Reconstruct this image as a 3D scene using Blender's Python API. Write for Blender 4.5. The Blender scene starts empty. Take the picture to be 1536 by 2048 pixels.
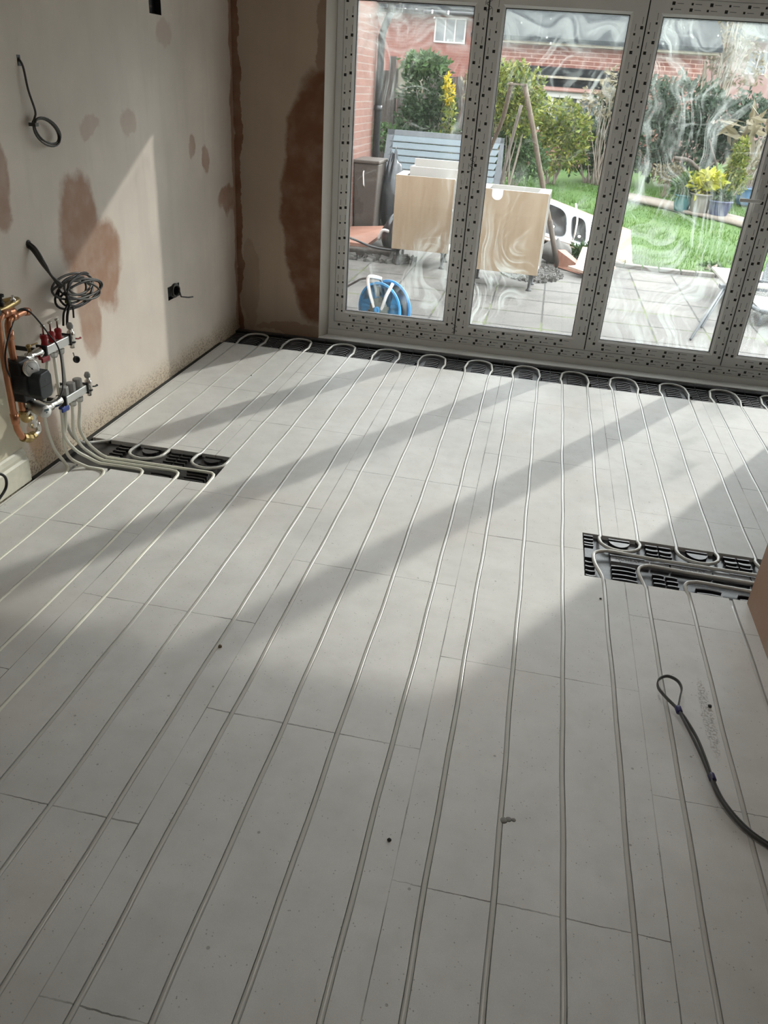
import bpy, bmesh, math, random
import numpy as np
from mathutils import Vector, Matrix
S = bpy.context.scene
C = S.collection
R = random.Random(7)

# ------------------------------------------------------------------ camera
W_PX = 1536
F_PX, YAW, PITCH, ROLL = 1565.494, -0.163943, 0.499827, 0.072153
CAM = Vector((1.835126, -4.729094, 1.542791))
def make_camera():
    cy, sy = math.cos(YAW), math.sin(YAW)
    F = Vector((sy*math.cos(PITCH), cy*math.cos(PITCH), -math.sin(PITCH)))
    R0 = Vector((cy, -sy, 0)); U0 = R0.cross(F)
    Rv = R0*math.cos(ROLL) + U0*math.sin(ROLL)
    Uv = -R0*math.sin(ROLL) + U0*math.cos(ROLL)
    cam = bpy.data.cameras.new('camera'); ob = bpy.data.objects.new('camera', cam); C.objects.link(ob)
    cam.sensor_fit = 'HORIZONTAL'; cam.sensor_width = 36; cam.lens = F_PX/W_PX*36
    cam.clip_start = .05; cam.clip_end = 200
    ob.matrix_world = Matrix(((Rv.x, Uv.x, -F.x, CAM.x), (Rv.y, Uv.y, -F.y, CAM.y), (Rv.z, Uv.z, -F.z, CAM.z), (0, 0, 0, 1)))
    S.camera = ob
make_camera()
# ------------------------------------------------------------------ light
S.view_settings.view_transform = 'Standard'; S.view_settings.look = 'None'
S.view_settings.gamma = 1; S.view_settings.use_curve_mapping = False
S.view_settings.exposure = 0.0
w = bpy.data.worlds.new('sky'); S.world = w; w.use_nodes = True
w.node_tree.nodes['Background'].inputs[0].default_value = (.95, .98, 1, 1)
w.node_tree.nodes['Background'].inputs[1].default_value = 7.0
sl = bpy.data.lights.new('sun', 'SUN'); sl.energy = 2.7; sl.angle = math.radians(1.0); sl.color = (1, .96, .88)
so = bpy.data.objects.new('sun', sl); C.objects.link(so); so.location = (9, 12, 9)
so.rotation_euler = Vector((-.596, -1, -.562)).to_track_quat('-Z', 'Y').to_euler()

FILL_LIGHTS = ((1.9, -4.1, .7), (1.6, -2.5, 4.2))     # unseen fill lights added to brighten the foreground floor (x, y, watts)
def make_fill_lights():
    for x, y, p in FILL_LIGHTS:
        l = bpy.data.lights.new('fill_light', 'AREA'); l.shape = 'SQUARE'; l.size = .58; l.spread = math.radians(105); l.energy = p; l.color = (1, .97, .90)
        o = bpy.data.objects.new('fill_light', l); C.objects.link(o); o.location = (x, y, 2.385)
make_fill_lights()

# ------------------------------------------------------------------ materials
def lin(c): return tuple(((v/255)/12.92 if v/255 <= .04045 else ((v/255+.055)/1.055)**2.4) for v in c)
class NT:
    def __init__(s, name):
        s.m = bpy.data.materials.new(name); s.m.use_nodes = True
        s.n = s.m.node_tree.nodes; s.l = s.m.node_tree.links; s.b = s.n['Principled BSDF']
        s.out = s.n['Material Output']
    def new(s, t, ins=None, **kw):
        x = s.n.new(t)
        for k, v in kw.items(): setattr(x, k, v)
        for k, v in (ins or {}).items():
            if isinstance(v, bpy.types.NodeSocket): s.l.new(v, x.inputs[k])
            else: x.inputs[k].default_value = v
        return x
    def math(s, op, a, b=0.0, c=0.0, clamp=False):
        return s.new('ShaderNodeMath', {0: a, 1: b, 2: c}, operation=op, use_clamp=clamp).outputs[0]
    def vm(s, op, a, b=(0, 0, 0)):
        x = s.new('ShaderNodeVectorMath', {0: a, 1: b}, operation=op)
        return x.outputs['Value'] if op in ('LENGTH', 'DOT_PRODUCT') else x.outputs[0]
    def pos(s): return s.new('ShaderNodeTexCoord').outputs['Object']
    def noise(s, vec, scale, detail=3, rough=.55, dist=0.0):
        return s.new('ShaderNodeTexNoise', {'Vector': vec, 'Scale': scale, 'Detail': detail, 'Roughness': rough, 'Distortion': dist}).outputs[0]
    def ramp(s, v, a, b, lo=0.0, hi=1.0):
        return s.new('ShaderNodeMapRange', {0: v, 1: a, 2: b, 3: lo, 4: hi}, interpolation_type='SMOOTHSTEP').outputs[0]
    def mix(s, f, a, b, mode='MIX'):
        x = s.new('ShaderNodeMix', data_type='RGBA', blend_type=mode)
        for k, v in ((0, f), (6, a), (7, b)):
            if isinstance(v, bpy.types.NodeSocket): s.l.new(v, x.inputs[k])
            elif k == 0: x.inputs[0].default_value = v
            else: x.inputs[k].default_value = (*v, 1) if len(v) == 3 else v
        return x.outputs[2]
    def bump(s, h, strength=.3, dist=.002):
        x = s.new('ShaderNodeBump', {'Height': h, 'Strength': strength, 'Distance': dist})
        s.l.new(x.outputs[0], s.b.inputs['Normal'])
    def base(s, v): s.l.new(v, s.b.inputs['Base Color'])
def mat(name, col, rough=.6, metal=0.0, var=.12, scale=30, bump=0.0, bscale=None, spec=.5):
    t = NT(name); t.b.inputs['Roughness'].default_value = rough; t.b.inputs['Metallic'].default_value = metal
    t.b.inputs['Specular IOR Level'].default_value = spec
    n = t.noise(t.pos(), scale)
    c2 = tuple(min(1, v*(1+var)) for v in col); c1 = tuple(v*(1-var) for v in col)
    t.base(t.mix(n, c1, c2))
    if bump: t.bump(t.noise(t.pos(), bscale or scale*4, 4), bump)
    return t.m
M = {}
M['black_plastic'] = mat('black_plastic', (.022, .023, .025), .38, bump=.15, scale=60)
def m_dusty():
    t = NT('dusty_black_plastic'); p = t.pos(); n = t.noise(p, 14, 5)
    n2 = t.noise(p, 160, 2)
    f = t.math('MULTIPLY', t.ramp(n, .35, .7), t.ramp(n2, .3, .75, .4, 1.0))
    t.base(t.mix(f, (.022, .023, .026), (.115, .12, .135))); t.b.inputs['Roughness'].default_value = .33
    return t.m
M['dusty_plastic'] = m_dusty()
M['pipe'] = mat('pale_pipe', (.56, .56, .53), .24, var=.07, scale=9)
M['sunlit_pipe'] = mat('sunlit_pipe', (.84, .84, .74), .3, var=.06, scale=9)  # same plastic as the other pipes, sunlight through it put into the colour
M['copper'] = mat('copper', (.50, .23, .13), .32, .9, var=.25, scale=25)
M['brass'] = mat('brass', (.42, .31, .14), .32, .9, var=.2, scale=60)
M['chrome'] = mat('chrome', (.72, .70, .66), .22, 1.0, var=.08)
M['steel'] = mat('brushed_steel', (.62, .62, .60), .36, .85, var=.08)
M['red'] = mat('red_plastic', (.36, .01, .015), .35)
M['blue_plastic'] = mat('blue_handle', (.01, .04, .25), .35)
M['grey_cap'] = mat('grey_cap', (.33, .33, .32), .5)
M['slate'] = mat('pump_plastic', (.012, .02, .025), .42)
M['white'] = mat('white_plastic', (.85, .85, .83), .4, var=.03)
M['ink'] = mat('black_ink', (.02, .02, .02), .6)
M['rubber'] = mat('black_rubber', (.012, .012, .014), .5)
M['cable_grey'] = mat('grey_cable', (.055, .052, .048), .5, var=.3)
M['cable_flat'] = mat('flat_grey_cable', (.075, .078, .078), .45, var=.2)
M['tape'] = mat('blue_tape', (.012, .014, .09), .4)
M['upvc'] = mat('white_upvc', (.74, .74, .72), .38, var=.02, scale=5)
M['film'] = mat('protective_film', (.80, .795, .77), .45, var=.03, scale=8)
M['gold'] = mat('gold_ink', (.30, .20, .06), .5)
M['membrane'] = mat('dark_membrane', (.02, .02, .018), .7, var=.5)
M['rib_grey'] = mat('grey_rib', (.27, .28, .30), .4, var=.35, scale=40)
M['concrete_sub'] = mat('dusty_subfloor', (.12, .115, .105), .9)

def m_floor():
    t = NT('gypsum_board'); p = t.pos()
    sx = t.new('ShaderNodeSeparateXYZ', {0: p}); x, y = sx.outputs[0], sx.outputs[1]
    n1 = t.noise(p, 2.2, 5, .6); n2 = t.noise(p, 13, 5, .6); n3 = t.noise(p, 420, 2)
    col = t.mix(t.ramp(n1, .3, .7), (.64, .64, .625), (.75, .75, .735))
    col = t.mix(t.ramp(n2, .35, .8, 0, .35), col, (.50, .49, .46))
    col = t.mix(t.ramp(n3, .3, .75, 0, .25), col, (.48, .48, .46))
    # pits
    v = t.new('ShaderNodeTexVoronoi', {'Vector': p, 'Scale': 85.0}); 
    pit = t.math('MULTIPLY', t.ramp(v.outputs['Distance'], .10, .17, 1, 0), t.ramp(t.noise(p, 30, 2), .50, .58))
    v2 = t.new('ShaderNodeTexVoronoi', {'Vector': p, 'Scale': 16.0})
    pit2 = t.math('MULTIPLY', t.ramp(v2.outputs['Distance'], .045, .07, 1, 0), t.ramp(t.noise(p, 7, 1), .52, .56))
    pit = t.math('MAXIMUM', pit, pit2)
    col = t.mix(t.math('MULTIPLY', pit, .5), col, (.12, .11, .10))
    # board joints: 600 mm wide boards, 800 mm long, staggered by half
    wob = t.math('MULTIPLY', t.math('SUBTRACT', t.noise(p, 9, 4), .5), .010)
    wob2 = t.math('MULTIPLY', t.math('SUBTRACT', t.noise(p, 60, 3), .5), .006)
    wb = t.math('ADD', wob, wob2)
    u = t.math('DIVIDE', t.math('ADD', x, .075), .6)
    fr = t.math('SUBTRACT', t.math('FRACT', t.math('ADD', t.math('ADD', u, .5), t.math('MULTIPLY', wb, .4))), .5)
    dx = t.math('ABSOLUTE', t.math('MULTIPLY', fr, .6))
    par = t.math('MULTIPLY', t.math('FLOORED_MODULO', t.math('FLOOR', u), 2.0), .5)
    fy = t.math('SUBTRACT', t.math('FRACT', t.math('ADD', t.math('ADD', t.math('DIVIDE', y, .8), .5), t.math('ADD', par, wb))), .5)
    dy = t.math('ABSOLUTE', t.math('MULTIPLY', fy, .8))
    wn = t.ramp(t.noise(p, 3.3, 3), .3, .75, .0006, .0026)
    gx = t.ramp(t.noise(p, 5, 4), .36, .6, .35, 1)
    lx = t.math('MULTIPLY', t.math('LESS_THAN', dx, t.math('MULTIPLY', wn, .8)), gx)
    ly = t.math('MULTIPLY', t.math('LESS_THAN', dy, wn), gx)
    line = t.math('MAXIMUM', lx, ly)
    col = t.mix(t.math('MULTIPLY', line, .85), col, (.10, .095, .085))
    # chipped repair strip beside the cable
    q = t.vm('MULTIPLY', t.vm('SUBTRACT', t.vm('ADD', p, t.vm('MULTIPLY', t.new('ShaderNodeTexNoise', {'Vector': p, 'Scale': 40.0}).outputs[1], (.02, .02, 0))), (2.525, -2.85, 0)), (52, 5.2, 0))
    rep = t.math('MULTIPLY', t.ramp(t.vm('LENGTH', q), .7, 1.0, 1, 0), t.ramp(t.noise(p, 150, 4), .42, .62))
    col = t.mix(t.math('MULTIPLY', rep, .8), col, (.30, .29, .27))
    # faint pinkish dust
    col = t.mix(t.ramp(t.noise(p, 1.3, 3), .5, .75, 0, .35), col, (.60, .54, .48))
    t.base(col); t.b.inputs['Roughness'].default_value = .62
    h = t.math('SUBTRACT', t.math('MULTIPLY', n3, .12), t.math('ADD', t.math('MULTIPLY', line, 1.5), t.math('ADD', pit, rep)))
    t.bump(h, .35, .002)
    return t.m
M['floor'] = m_floor()

def m_plaster(name, axes, blobs, base=(.74, .662, .585), damp=(.37, .205, .13), rough_foot=False, cream=None, soft=(.78, 1.08)):
    t = NT(name); p = t.pos()
    nv = t.new('ShaderNodeTexNoise', {'Vector': p, 'Scale': 5.0, 'Detail': 5.0, 'Roughness': .6}).outputs[1]
    d = t.vm('MULTIPLY', t.vm('SUBTRACT', nv, (.5, .5, .5)), (.12, .12, .22))
    pd = t.vm('ADD', p, d)
    col = t.mix(t.ramp(t.noise(p, 1.6, 4), .3, .7), tuple(v*.90 for v in base), tuple(min(1, v*1.08) for v in base))
    st = t.new('ShaderNodeMapping', {'Vector': p, 'Scale': (14.0, 14.0, 1.6)}).outputs[0]
    col = t.mix(t.ramp(t.noise(st, 1.0, 4), .45, .75, 0, .28), col, tuple(v*.82 for v in base))
    acc = None
    for (a, b, ra, rb, s) in blobs:
        c = [0, 0, 0]; r = [0, 0, 0]
        c[axes] = a; r[axes] = 1/ra; c[2] = b; r[2] = 1/rb
        L = t.vm('LENGTH', t.vm('MULTIPLY', t.vm('SUBTRACT', pd, tuple(c)), tuple(r)))
        m = t.ramp(L, soft[0], soft[1], s, 0)
        acc = m if acc is None else t.math('MAXIMUM', acc, m)
    if acc is not None:
        acc = t.math('MULTIPLY', acc, t.ramp(t.noise(p, 9, 4), .2, .7, .75, 1))
        col = t.mix(acc, col, damp)
    z = t.new('ShaderNodeSeparateXYZ', {0: p}).outputs[2]
    h = t.noise(p, 90, 4)
    if cream:
        for (a, b, ra, rb, s, cc) in cream:
            c = [0, 0, 0]; r = [0, 0, 0]
            c[axes] = a; r[axes] = 1/ra; c[2] = b; r[2] = 1/rb
            L = t.vm('LENGTH', t.vm('MULTIPLY', t.vm('SUBTRACT', pd, tuple(c)), tuple(r)))
            col = t.mix(t.ramp(L, .8, 1.05, s, 0), col, cc)
    if rough_foot:
        f = t.ramp(t.math('ADD', z, t.math('MULTIPLY', t.noise(p, 6, 4), .10)), .06, .20, 1, 0)
        sp = t.ramp(t.noise(p, 110, 3), .48, .62)
        col = t.mix(t.math('MULTIPLY', f, .7), col, (.60, .50, .36))
        col = t.mix(t.math('MULTIPLY', t.math('MULTIPLY', f, sp), .8), col, (.25, .18, .12))
        h = t.math('ADD', h, t.math('MULTIPLY', t.math('MULTIPLY', f, sp), -3))
    t.base(col); t.b.inputs['Roughness'].default_value = .55; t.b.inputs['Specular IOR Level'].default_value = .3
    t.bump(h, .25, .0015)
    return t.m
M['plaster_left'] = m_plaster('plaster_left', 1, [
    (-1.50, .90, .17, .25, .95), (-1.33, .74, .17, .22, .95), (-1.50, .55, .09, .22, .8),
    (-.29, 1.17, .045, .06, .6), (-.11, 1.10, .05, .10, .7), (-1.33, 1.30, .09, .05, .35), (-.98, 1.31, .09, .07, .35),
    (.22, .85, .17, .08, .85), (.355, 1.2, .045, 1.6, .9), (-2.0, 1.12, .07, .18, .8), (-.55, 1.70, .1, .06, .3),
    (-1.95, 0.06, .10, .16, .6)],
    rough_foot=True, cream=[(-2.3, .62, .33, .17, .55, (.50, .50, .38)), (-2.35, .22, .28, .3, .85, (.62, .58, .44)), (-2.02, .22, .05, .24, .75, (.62, .38, .22))])
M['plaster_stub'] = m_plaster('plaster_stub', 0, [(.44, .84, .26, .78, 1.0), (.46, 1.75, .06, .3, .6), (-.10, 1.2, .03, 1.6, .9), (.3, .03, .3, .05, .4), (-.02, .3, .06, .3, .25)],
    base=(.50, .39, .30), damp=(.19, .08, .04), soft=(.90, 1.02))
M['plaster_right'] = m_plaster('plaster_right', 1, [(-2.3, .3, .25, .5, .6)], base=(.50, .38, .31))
M['plaster_room'] = m_plaster('plaster_room', 0, [], base=(.58, .50, .44))
M['ceiling'] = mat('ceiling_paint', (.66, .64, .61), .8, var=.03, scale=3)
M['reveal'] = mat('reveal_plaster', (.66, .62, .56), .6, var=.06, scale=8)

def m_brick(name, bw, bh, c1, c2, mortar, ax=0, off=.5):
    t = NT(name); p = t.pos(); s = t.new('ShaderNodeSeparateXYZ', {0: p})
    v = t.new('ShaderNodeCombineXYZ', {0: s.outputs[ax], 1: s.outputs[2], 2: 0.0}).outputs[0]
    b = t.new('ShaderNodeTexBrick', {'Vector': v, 'Color1': (*c1, 1), 'Color2': (*c2, 1), 'Mortar': (*mortar, 1), 'Scale': 1.0,
              'Mortar Size': .006*bh/.075, 'Brick Width': bw, 'Row Height': bh, 'Mortar Smooth': .1, 'Bias': 0.0})
    col = t.mix(t.ramp(t.noise(p, 5, 4), .3, .7, 0, .35), b.outputs[0], tuple(v_*.75 for v_ in c1))
    t.base(col); t.b.inputs['Roughness'].default_value = .85
    t.bump(t.math('SUBTRACT', t.math('MULTIPLY', t.noise(p, 60), .3), b.outputs['Fac']), .6, .006)
    return t.m
M['brick_near'] = m_brick('brick_near', .225, .075, (.46, .205, .15), (.38, .165, .125), (.52, .40, .34), 1)
M['brick_far'] = m_brick('brick_far', .225, .075, (.40, .15, .115), (.31, .11, .085), (.42, .27, .22), 0)
M['brick_orange'] = m_brick('brick_orange', .225, .075, (.40, .16, .115), (.29, .10, .075), (.85, .62, .52), 0)

def m_paving():
    t = NT('concrete_slabs'); p = t.pos(); s = t.new('ShaderNodeSeparateXYZ', {0: p})
    dist = t.math('MULTIPLY', t.math('SUBTRACT', t.noise(p, 14, 4), .5), .012)
    def grid(v, o, pitch):
        f = t.math('FRACT', t.math('ADD', t.math('DIVIDE', t.math('ADD', t.math('SUBTRACT', v, o), dist), pitch), .5))
        return t.math('ABSOLUTE', t.math('MULTIPLY', t.math('SUBTRACT', f, .5), pitch))
    gx = grid(s.outputs[0], 1.947, .45); gy = grid(s.outputs[1], 2.10, .485)
    g = t.ramp(t.math('MINIMUM', gx, t.math('MULTIPLY', gy, .6)), .005, .011, 1, 0)
    cell = t.new('ShaderNodeTexWhiteNoise', {'Vector': t.new('ShaderNodeCombineXYZ', {
        0: t.math('FLOOR', t.math('DIVIDE', t.math('SUBTRACT', s.outputs[0], 1.947), .45)),
        1: t.math('FLOOR', t.math('DIVIDE', t.math('SUBTRACT', s.outputs[1], 2.10), .485)), 2: 0.0}).outputs[0]}, noise_dimensions='3D').outputs[0]
    col = t.mix(cell, (.165, .158, .15), (.225, .212, .195))
    col = t.mix(t.ramp(t.noise(p, 3.5, 6, .65), .38, .66, 0, .8), col, (.12, .115, .108))
    col = t.mix(t.ramp(t.noise(p, 70, 3), .45, .7, 0, .4), col, (.28, .265, .24))
    col = t.mix(g, col, (.05, .05, .045))
    col = t.mix(t.math('MULTIPLY', g, t.ramp(t.noise(p, 2.5, 3), .5, .6)), col, (.12, .15, .05))
    t.base(col); t.b.inputs['Roughness'].default_value = .85
    t.bump(t.math('SUBTRACT', t.noise(p, 120, 3), g), .4, .004)
    return t.m
M['paving'] = m_paving()
def m_lawn():
    t = NT('grass'); p = t.pos()
    a = t.noise(p, 1.1, 4); b = t.noise(p, 38, 5, .7)
    col = t.mix(t.ramp(a, .35, .65), (.085, .20, .03), (.145, .27, .05))
    col = t.mix(t.ramp(b, .35, .7, 0, .75), col, (.055, .13, .02))
    col = t.mix(t.ramp(t.noise(p, 4, 4), .58, .72, 0, .4), col, (.22, .24, .09))
    t.base(col); t.b.inputs['Roughness'].default_value = .9
    t.bump(b, .9, .03)
    return t.m
M['lawn'] = m_lawn()
def m_leaf(name, cols, tr=.25):
    t = NT(name); r = t.new('ShaderNodeNewGeometry').outputs['Random Per Island']
    cr = t.new('ShaderNodeValToRGB', {0: r}); e = cr.color_ramp.elements
    e[0].color = (*cols[0], 1); e[1].color = (*cols[-1], 1)
    for i, c in enumerate(cols[1:-1]):
        x = e.new((i+1)/(len(cols)-1)); x.color = (*c, 1)
    t.base(cr.outputs[0]); t.b.inputs['Roughness'].default_value = .55; t.b.inputs['Specular IOR Level'].default_value = .25
    tl = t.new('ShaderNodeBsdfTranslucent', {0: cr.outputs[0]})
    mx = t.new('ShaderNodeMixShader', {0: tr, 1: t.b.outputs[0], 2: tl.outputs[0]})
    t.l.new(mx.outputs[0], t.out.inputs[0])
    return t.m
M['leaf_dark'] = m_leaf('leaf_dark', [(.02, .05, .018), (.045, .095, .035), (.10, .16, .075), (.035, .08, .03)])
M['leaf_mid'] = m_leaf('leaf_mid', [(.04, .10, .03), (.09, .18, .05), (.16, .25, .10)])
M['leaf_yellow'] = m_leaf('leaf_yellow', [(.09, .16, .03), (.26, .33, .05), (.42, .42, .09), (.06, .11, .02)])
M['leaf_bright'] = m_leaf('leaf_bright', [(.35, .40, .04), (.60, .58, .07), (.70, .66, .16)])
M['leaf_ivy'] = m_leaf('leaf_ivy', [(.045, .085, .05), (.075, .125, .075), (.13, .18, .12), (.03, .06, .035)])
M['leaf_dry'] = m_leaf('leaf_dry', [(.35, .30, .18), (.24, .20, .12), (.45, .40, .27)])
M['flower_yellow'] = m_leaf('flower_yellow', [(.75, .55, .02), (.80, .66, .05)])
M['blossom'] = m_leaf('blossom', [(.62, .52, .45), (.40, .33, .20), (.70, .62, .55)])
M['twig'] = mat('twig', (.22, .18, .15), .8, var=.3)
M['pale_twig'] = mat('pale_twig', (.50, .45, .36), .7, var=.2)
def m_wood(name, c1, c2, ax=(1, 1, 12), sc=3, rough=.6, bump=.1):
    t = NT(name); v = t.new('ShaderNodeMapping', {'Vector': t.pos(), 'Scale': ax}).outputs[0]
    n = t.noise(v, sc, 5, .6, .8)
    t.base(t.mix(t.ramp(n, .3, .7), c1, c2)); t.b.inputs['Roughness'].default_value = rough
    t.bump(n, bump, .003); return t.m
M['maple'] = m_wood('maple_board', (.50, .37, .24), (.60, .465, .32), (9, 9, .9), 2.2, .45)
M['fence_wood'] = m_wood('fence_wood', (.05, .04, .034), (.13, .105, .09), (11, 11, .8), 2, .9, .5)
M['fence_pale'] = m_wood('fence_pale', (.28, .26, .20), (.42, .38, .29), (11, 11, .8), 2, .9, .4)
M['pole_wood'] = m_wood('pole_wood', (.16, .12, .085), (.30, .24, .18), (20, 20, 1.2), 2, .8, .4)
M['pole_dark'] = m_wood('pole_dark', (.04, .032, .026), (.09, .07, .055), (20, 20, 1.2), 2, .7, .3)
M['board_pink'] = m_wood('pink_board', (.62, .42, .33), (.74, .55, .44), (2, 14, 2), 2, .5)
M['board_red'] = m_wood('red_brown_board', (.36, .17, .115), (.50, .25, .18), (2, 14, 2), 2, .6)
M['melamine'] = mat('white_melamine', (.66, .64, .60), .4, var=.03)
M['slat_blue'] = mat('blue_grey_slat', (.255, .32, .36), .6, var=.12, scale=14)
M['slat_dark'] = mat('dark_grey_edge', (.10, .11, .12), .7, var=.2)
M['hose_blue'] = mat('blue_plastic', (.02, .30, .68), .35, var=.1, scale=20)
M['hose_dark'] = mat('grey_hub', (.10, .12, .11), .5, var=.3, scale=60)
M['pot_teal'] = mat('teal_glaze', (.03, .11, .12), .2, var=.5, scale=25)
M['pot_stone'] = mat('stone_pot', (.30, .28, .25), .7, var=.15)
M['pot_navy'] = mat('navy_glaze', (.04, .05, .10), .2, var=.6, scale=30)
M['pot_blue'] = mat('blue_glaze', (.09, .17, .30), .25, var=.2, scale=20)
M['soil'] = mat('soil', (.05, .035, .025), .95, var=.4, scale=60)
M['stone_path'] = mat('stone_path', (.30, .255, .21), .85, var=.25, scale=14, bump=.5)
M['kerb_stone'] = mat('kerb_stone', (.22, .20, .18), .9, var=.3, scale=9, bump=.5)
M['gravel'] = mat('gravel', (.13, .12, .115), .9, var=.6, scale=60)
M['roof'] = mat('dark_roof_tile', (.055, .062, .075), .95, spec=.1, var=.3, scale=4, bump=.4, bscale=30)
M['roof_grey'] = mat('grey_roof_felt', (.12, .14, .16), .95, spec=.1, var=.15, scale=3)
M['roof_red'] = mat('red_roof_tile', (.42, .20, .15), .8, var=.2, scale=12)
M['render_pink'] = mat('pink_render', (.42, .27, .24), .85, var=.15, scale=2)
M['window_dark'] = mat('window_glass_far', (.20, .22, .23), .15, var=.3, scale=3)
M['bin'] = mat('brown_bin', (.12, .095, .08), .6, var=.25, scale=6)
M['bag'] = mat('black_bag', (.018, .02, .024), .3, var=.5, bump=.8, bscale=12)
M['marble'] = mat('grey_rubble', (.19, .18, .17), .9, var=.5, scale=20)

def tone(k, names):
    for nme in names:
        for n in M[nme].node_tree.nodes:
            if n.type == 'MIX':
                for i in (6, 7):
                    if not n.inputs[i].is_linked: c = n.inputs[i].default_value; n.inputs[i].default_value = (c[0]*k, c[1]*k, c[2]*k, 1)
            elif n.type == 'TEX_BRICK':
                for i in (1, 2, 3): c = n.inputs[i].default_value; n.inputs[i].default_value = (c[0]*k, c[1]*k, c[2]*k, 1)
            elif n.type == 'VALTORGB':
                for e in n.color_ramp.elements: e.color = (e.color[0]*k, e.color[1]*k, e.color[2]*k, 1)
tone(.60, ['paving', 'lawn', 'maple', 'melamine', 'board_pink', 'board_red', 'slat_blue', 'stone_path', 'fence_pale', 'render_pink', 'pot_stone', 'leaf_bright', 'flower_yellow', 'blossom', 'pale_twig'])
tone(.36, ['brick_near'])
tone(.50, ['brick_far', 'brick_orange', 'roof_red', 'leaf_dark', 'leaf_mid', 'leaf_yellow', 'leaf_ivy', 'leaf_dry', 'pole_wood', 'fence_wood', 'window_dark', 'marble', 'bin'])
tone(.16, ['roof_grey', 'roof'])
tone(.6, ['roof_red', 'kerb_stone'])
def m_glass(seed):
    t = NT('smeared_glass'); p = t.new('ShaderNodeMapping', {'Vector': t.pos(), 'Location': (seed*3.7, 0, seed*1.9)}).outputs[0]
    nz_ = t.new('ShaderNodeTexNoise', {'Vector': p, 'Scale': 1.7, 'Detail': 2.0}).outputs[1]
    pd = t.vm('ADD', p, t.vm('MULTIPLY', t.vm('SUBTRACT', nz_, (.5, .5, .5)), (.9, 0, .9)))
    w1 = t.noise(t.new('ShaderNodeMapping', {'Vector': pd, 'Rotation': (0, .5, 0), 'Scale': (16, 1, 1.8)}).outputs[0], 1.3, 7, .68, .6)
    w2 = t.noise(t.new('ShaderNodeMapping', {'Vector': pd, 'Rotation': (0, -.9, 0), 'Scale': (2.0, 1, 22)}).outputs[0], 1.0, 6, .65, .8)
    big = t.ramp(t.noise(p, 1.25, 4, .6), .44, .66)
    sm = t.math('ADD', t.math('MULTIPLY', t.ramp(w1, .46, .72), big), t.math('MULTIPLY', t.ramp(w2, .56, .74), t.ramp(t.noise(p, 2.3, 3), .45, .62, 0, .55)), clamp=True)
    drops = t.new('ShaderNodeTexVoronoi', {'Vector': p, 'Scale': 13.0}).outputs['Distance']
    zz = t.new('ShaderNodeSeparateXYZ', {0: t.pos()}).outputs[2]
    dr = t.math('MULTIPLY', t.ramp(drops, .055, .085, 1, 0), t.ramp(zz, 1.70, 1.82))
    fac = t.math('ADD', t.math('MULTIPLY', sm, .46), .010)
    fac = t.math('MAXIMUM', fac, t.math('MULTIPLY', dr, .6), clamp=True)
    haze = t.math('MULTIPLY', t.math('MULTIPLY', t.ramp(zz, 1.62, 1.92), t.ramp(w2, .38, .66, .12, 1)), .24)
    fac = t.math('ADD', fac, haze, clamp=True)
    tr = t.new('ShaderNodeBsdfTransparent', {0: (.97, .985, .98, 1)})
    gl = t.new('ShaderNodeBsdfGlossy', {0: (1, 1, 1, 1), 'Roughness': .02})
    fr = t.new('ShaderNodeFresnel', {0: 1.45})
    a = t.new('ShaderNodeMixShader', {0: t.math('MULTIPLY', fr.outputs[0], .8), 1: tr.outputs[0], 2: gl.outputs[0]})
    df = t.new('ShaderNodeBsdfDiffuse', {0: (.55, .58, .56, 1)}); tl = t.new('ShaderNodeBsdfTranslucent', {0: (.62, .68, .66, 1)})
    b = t.new('ShaderNodeMixShader', {0: .75, 1: df.outputs[0], 2: tl.outputs[0]})
    c = t.new('ShaderNodeMixShader', {0: fac, 1: a.outputs[0], 2: b.outputs[0]})
    t.l.new(c.outputs[0], t.out.inputs[0])
    return t.m

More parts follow.
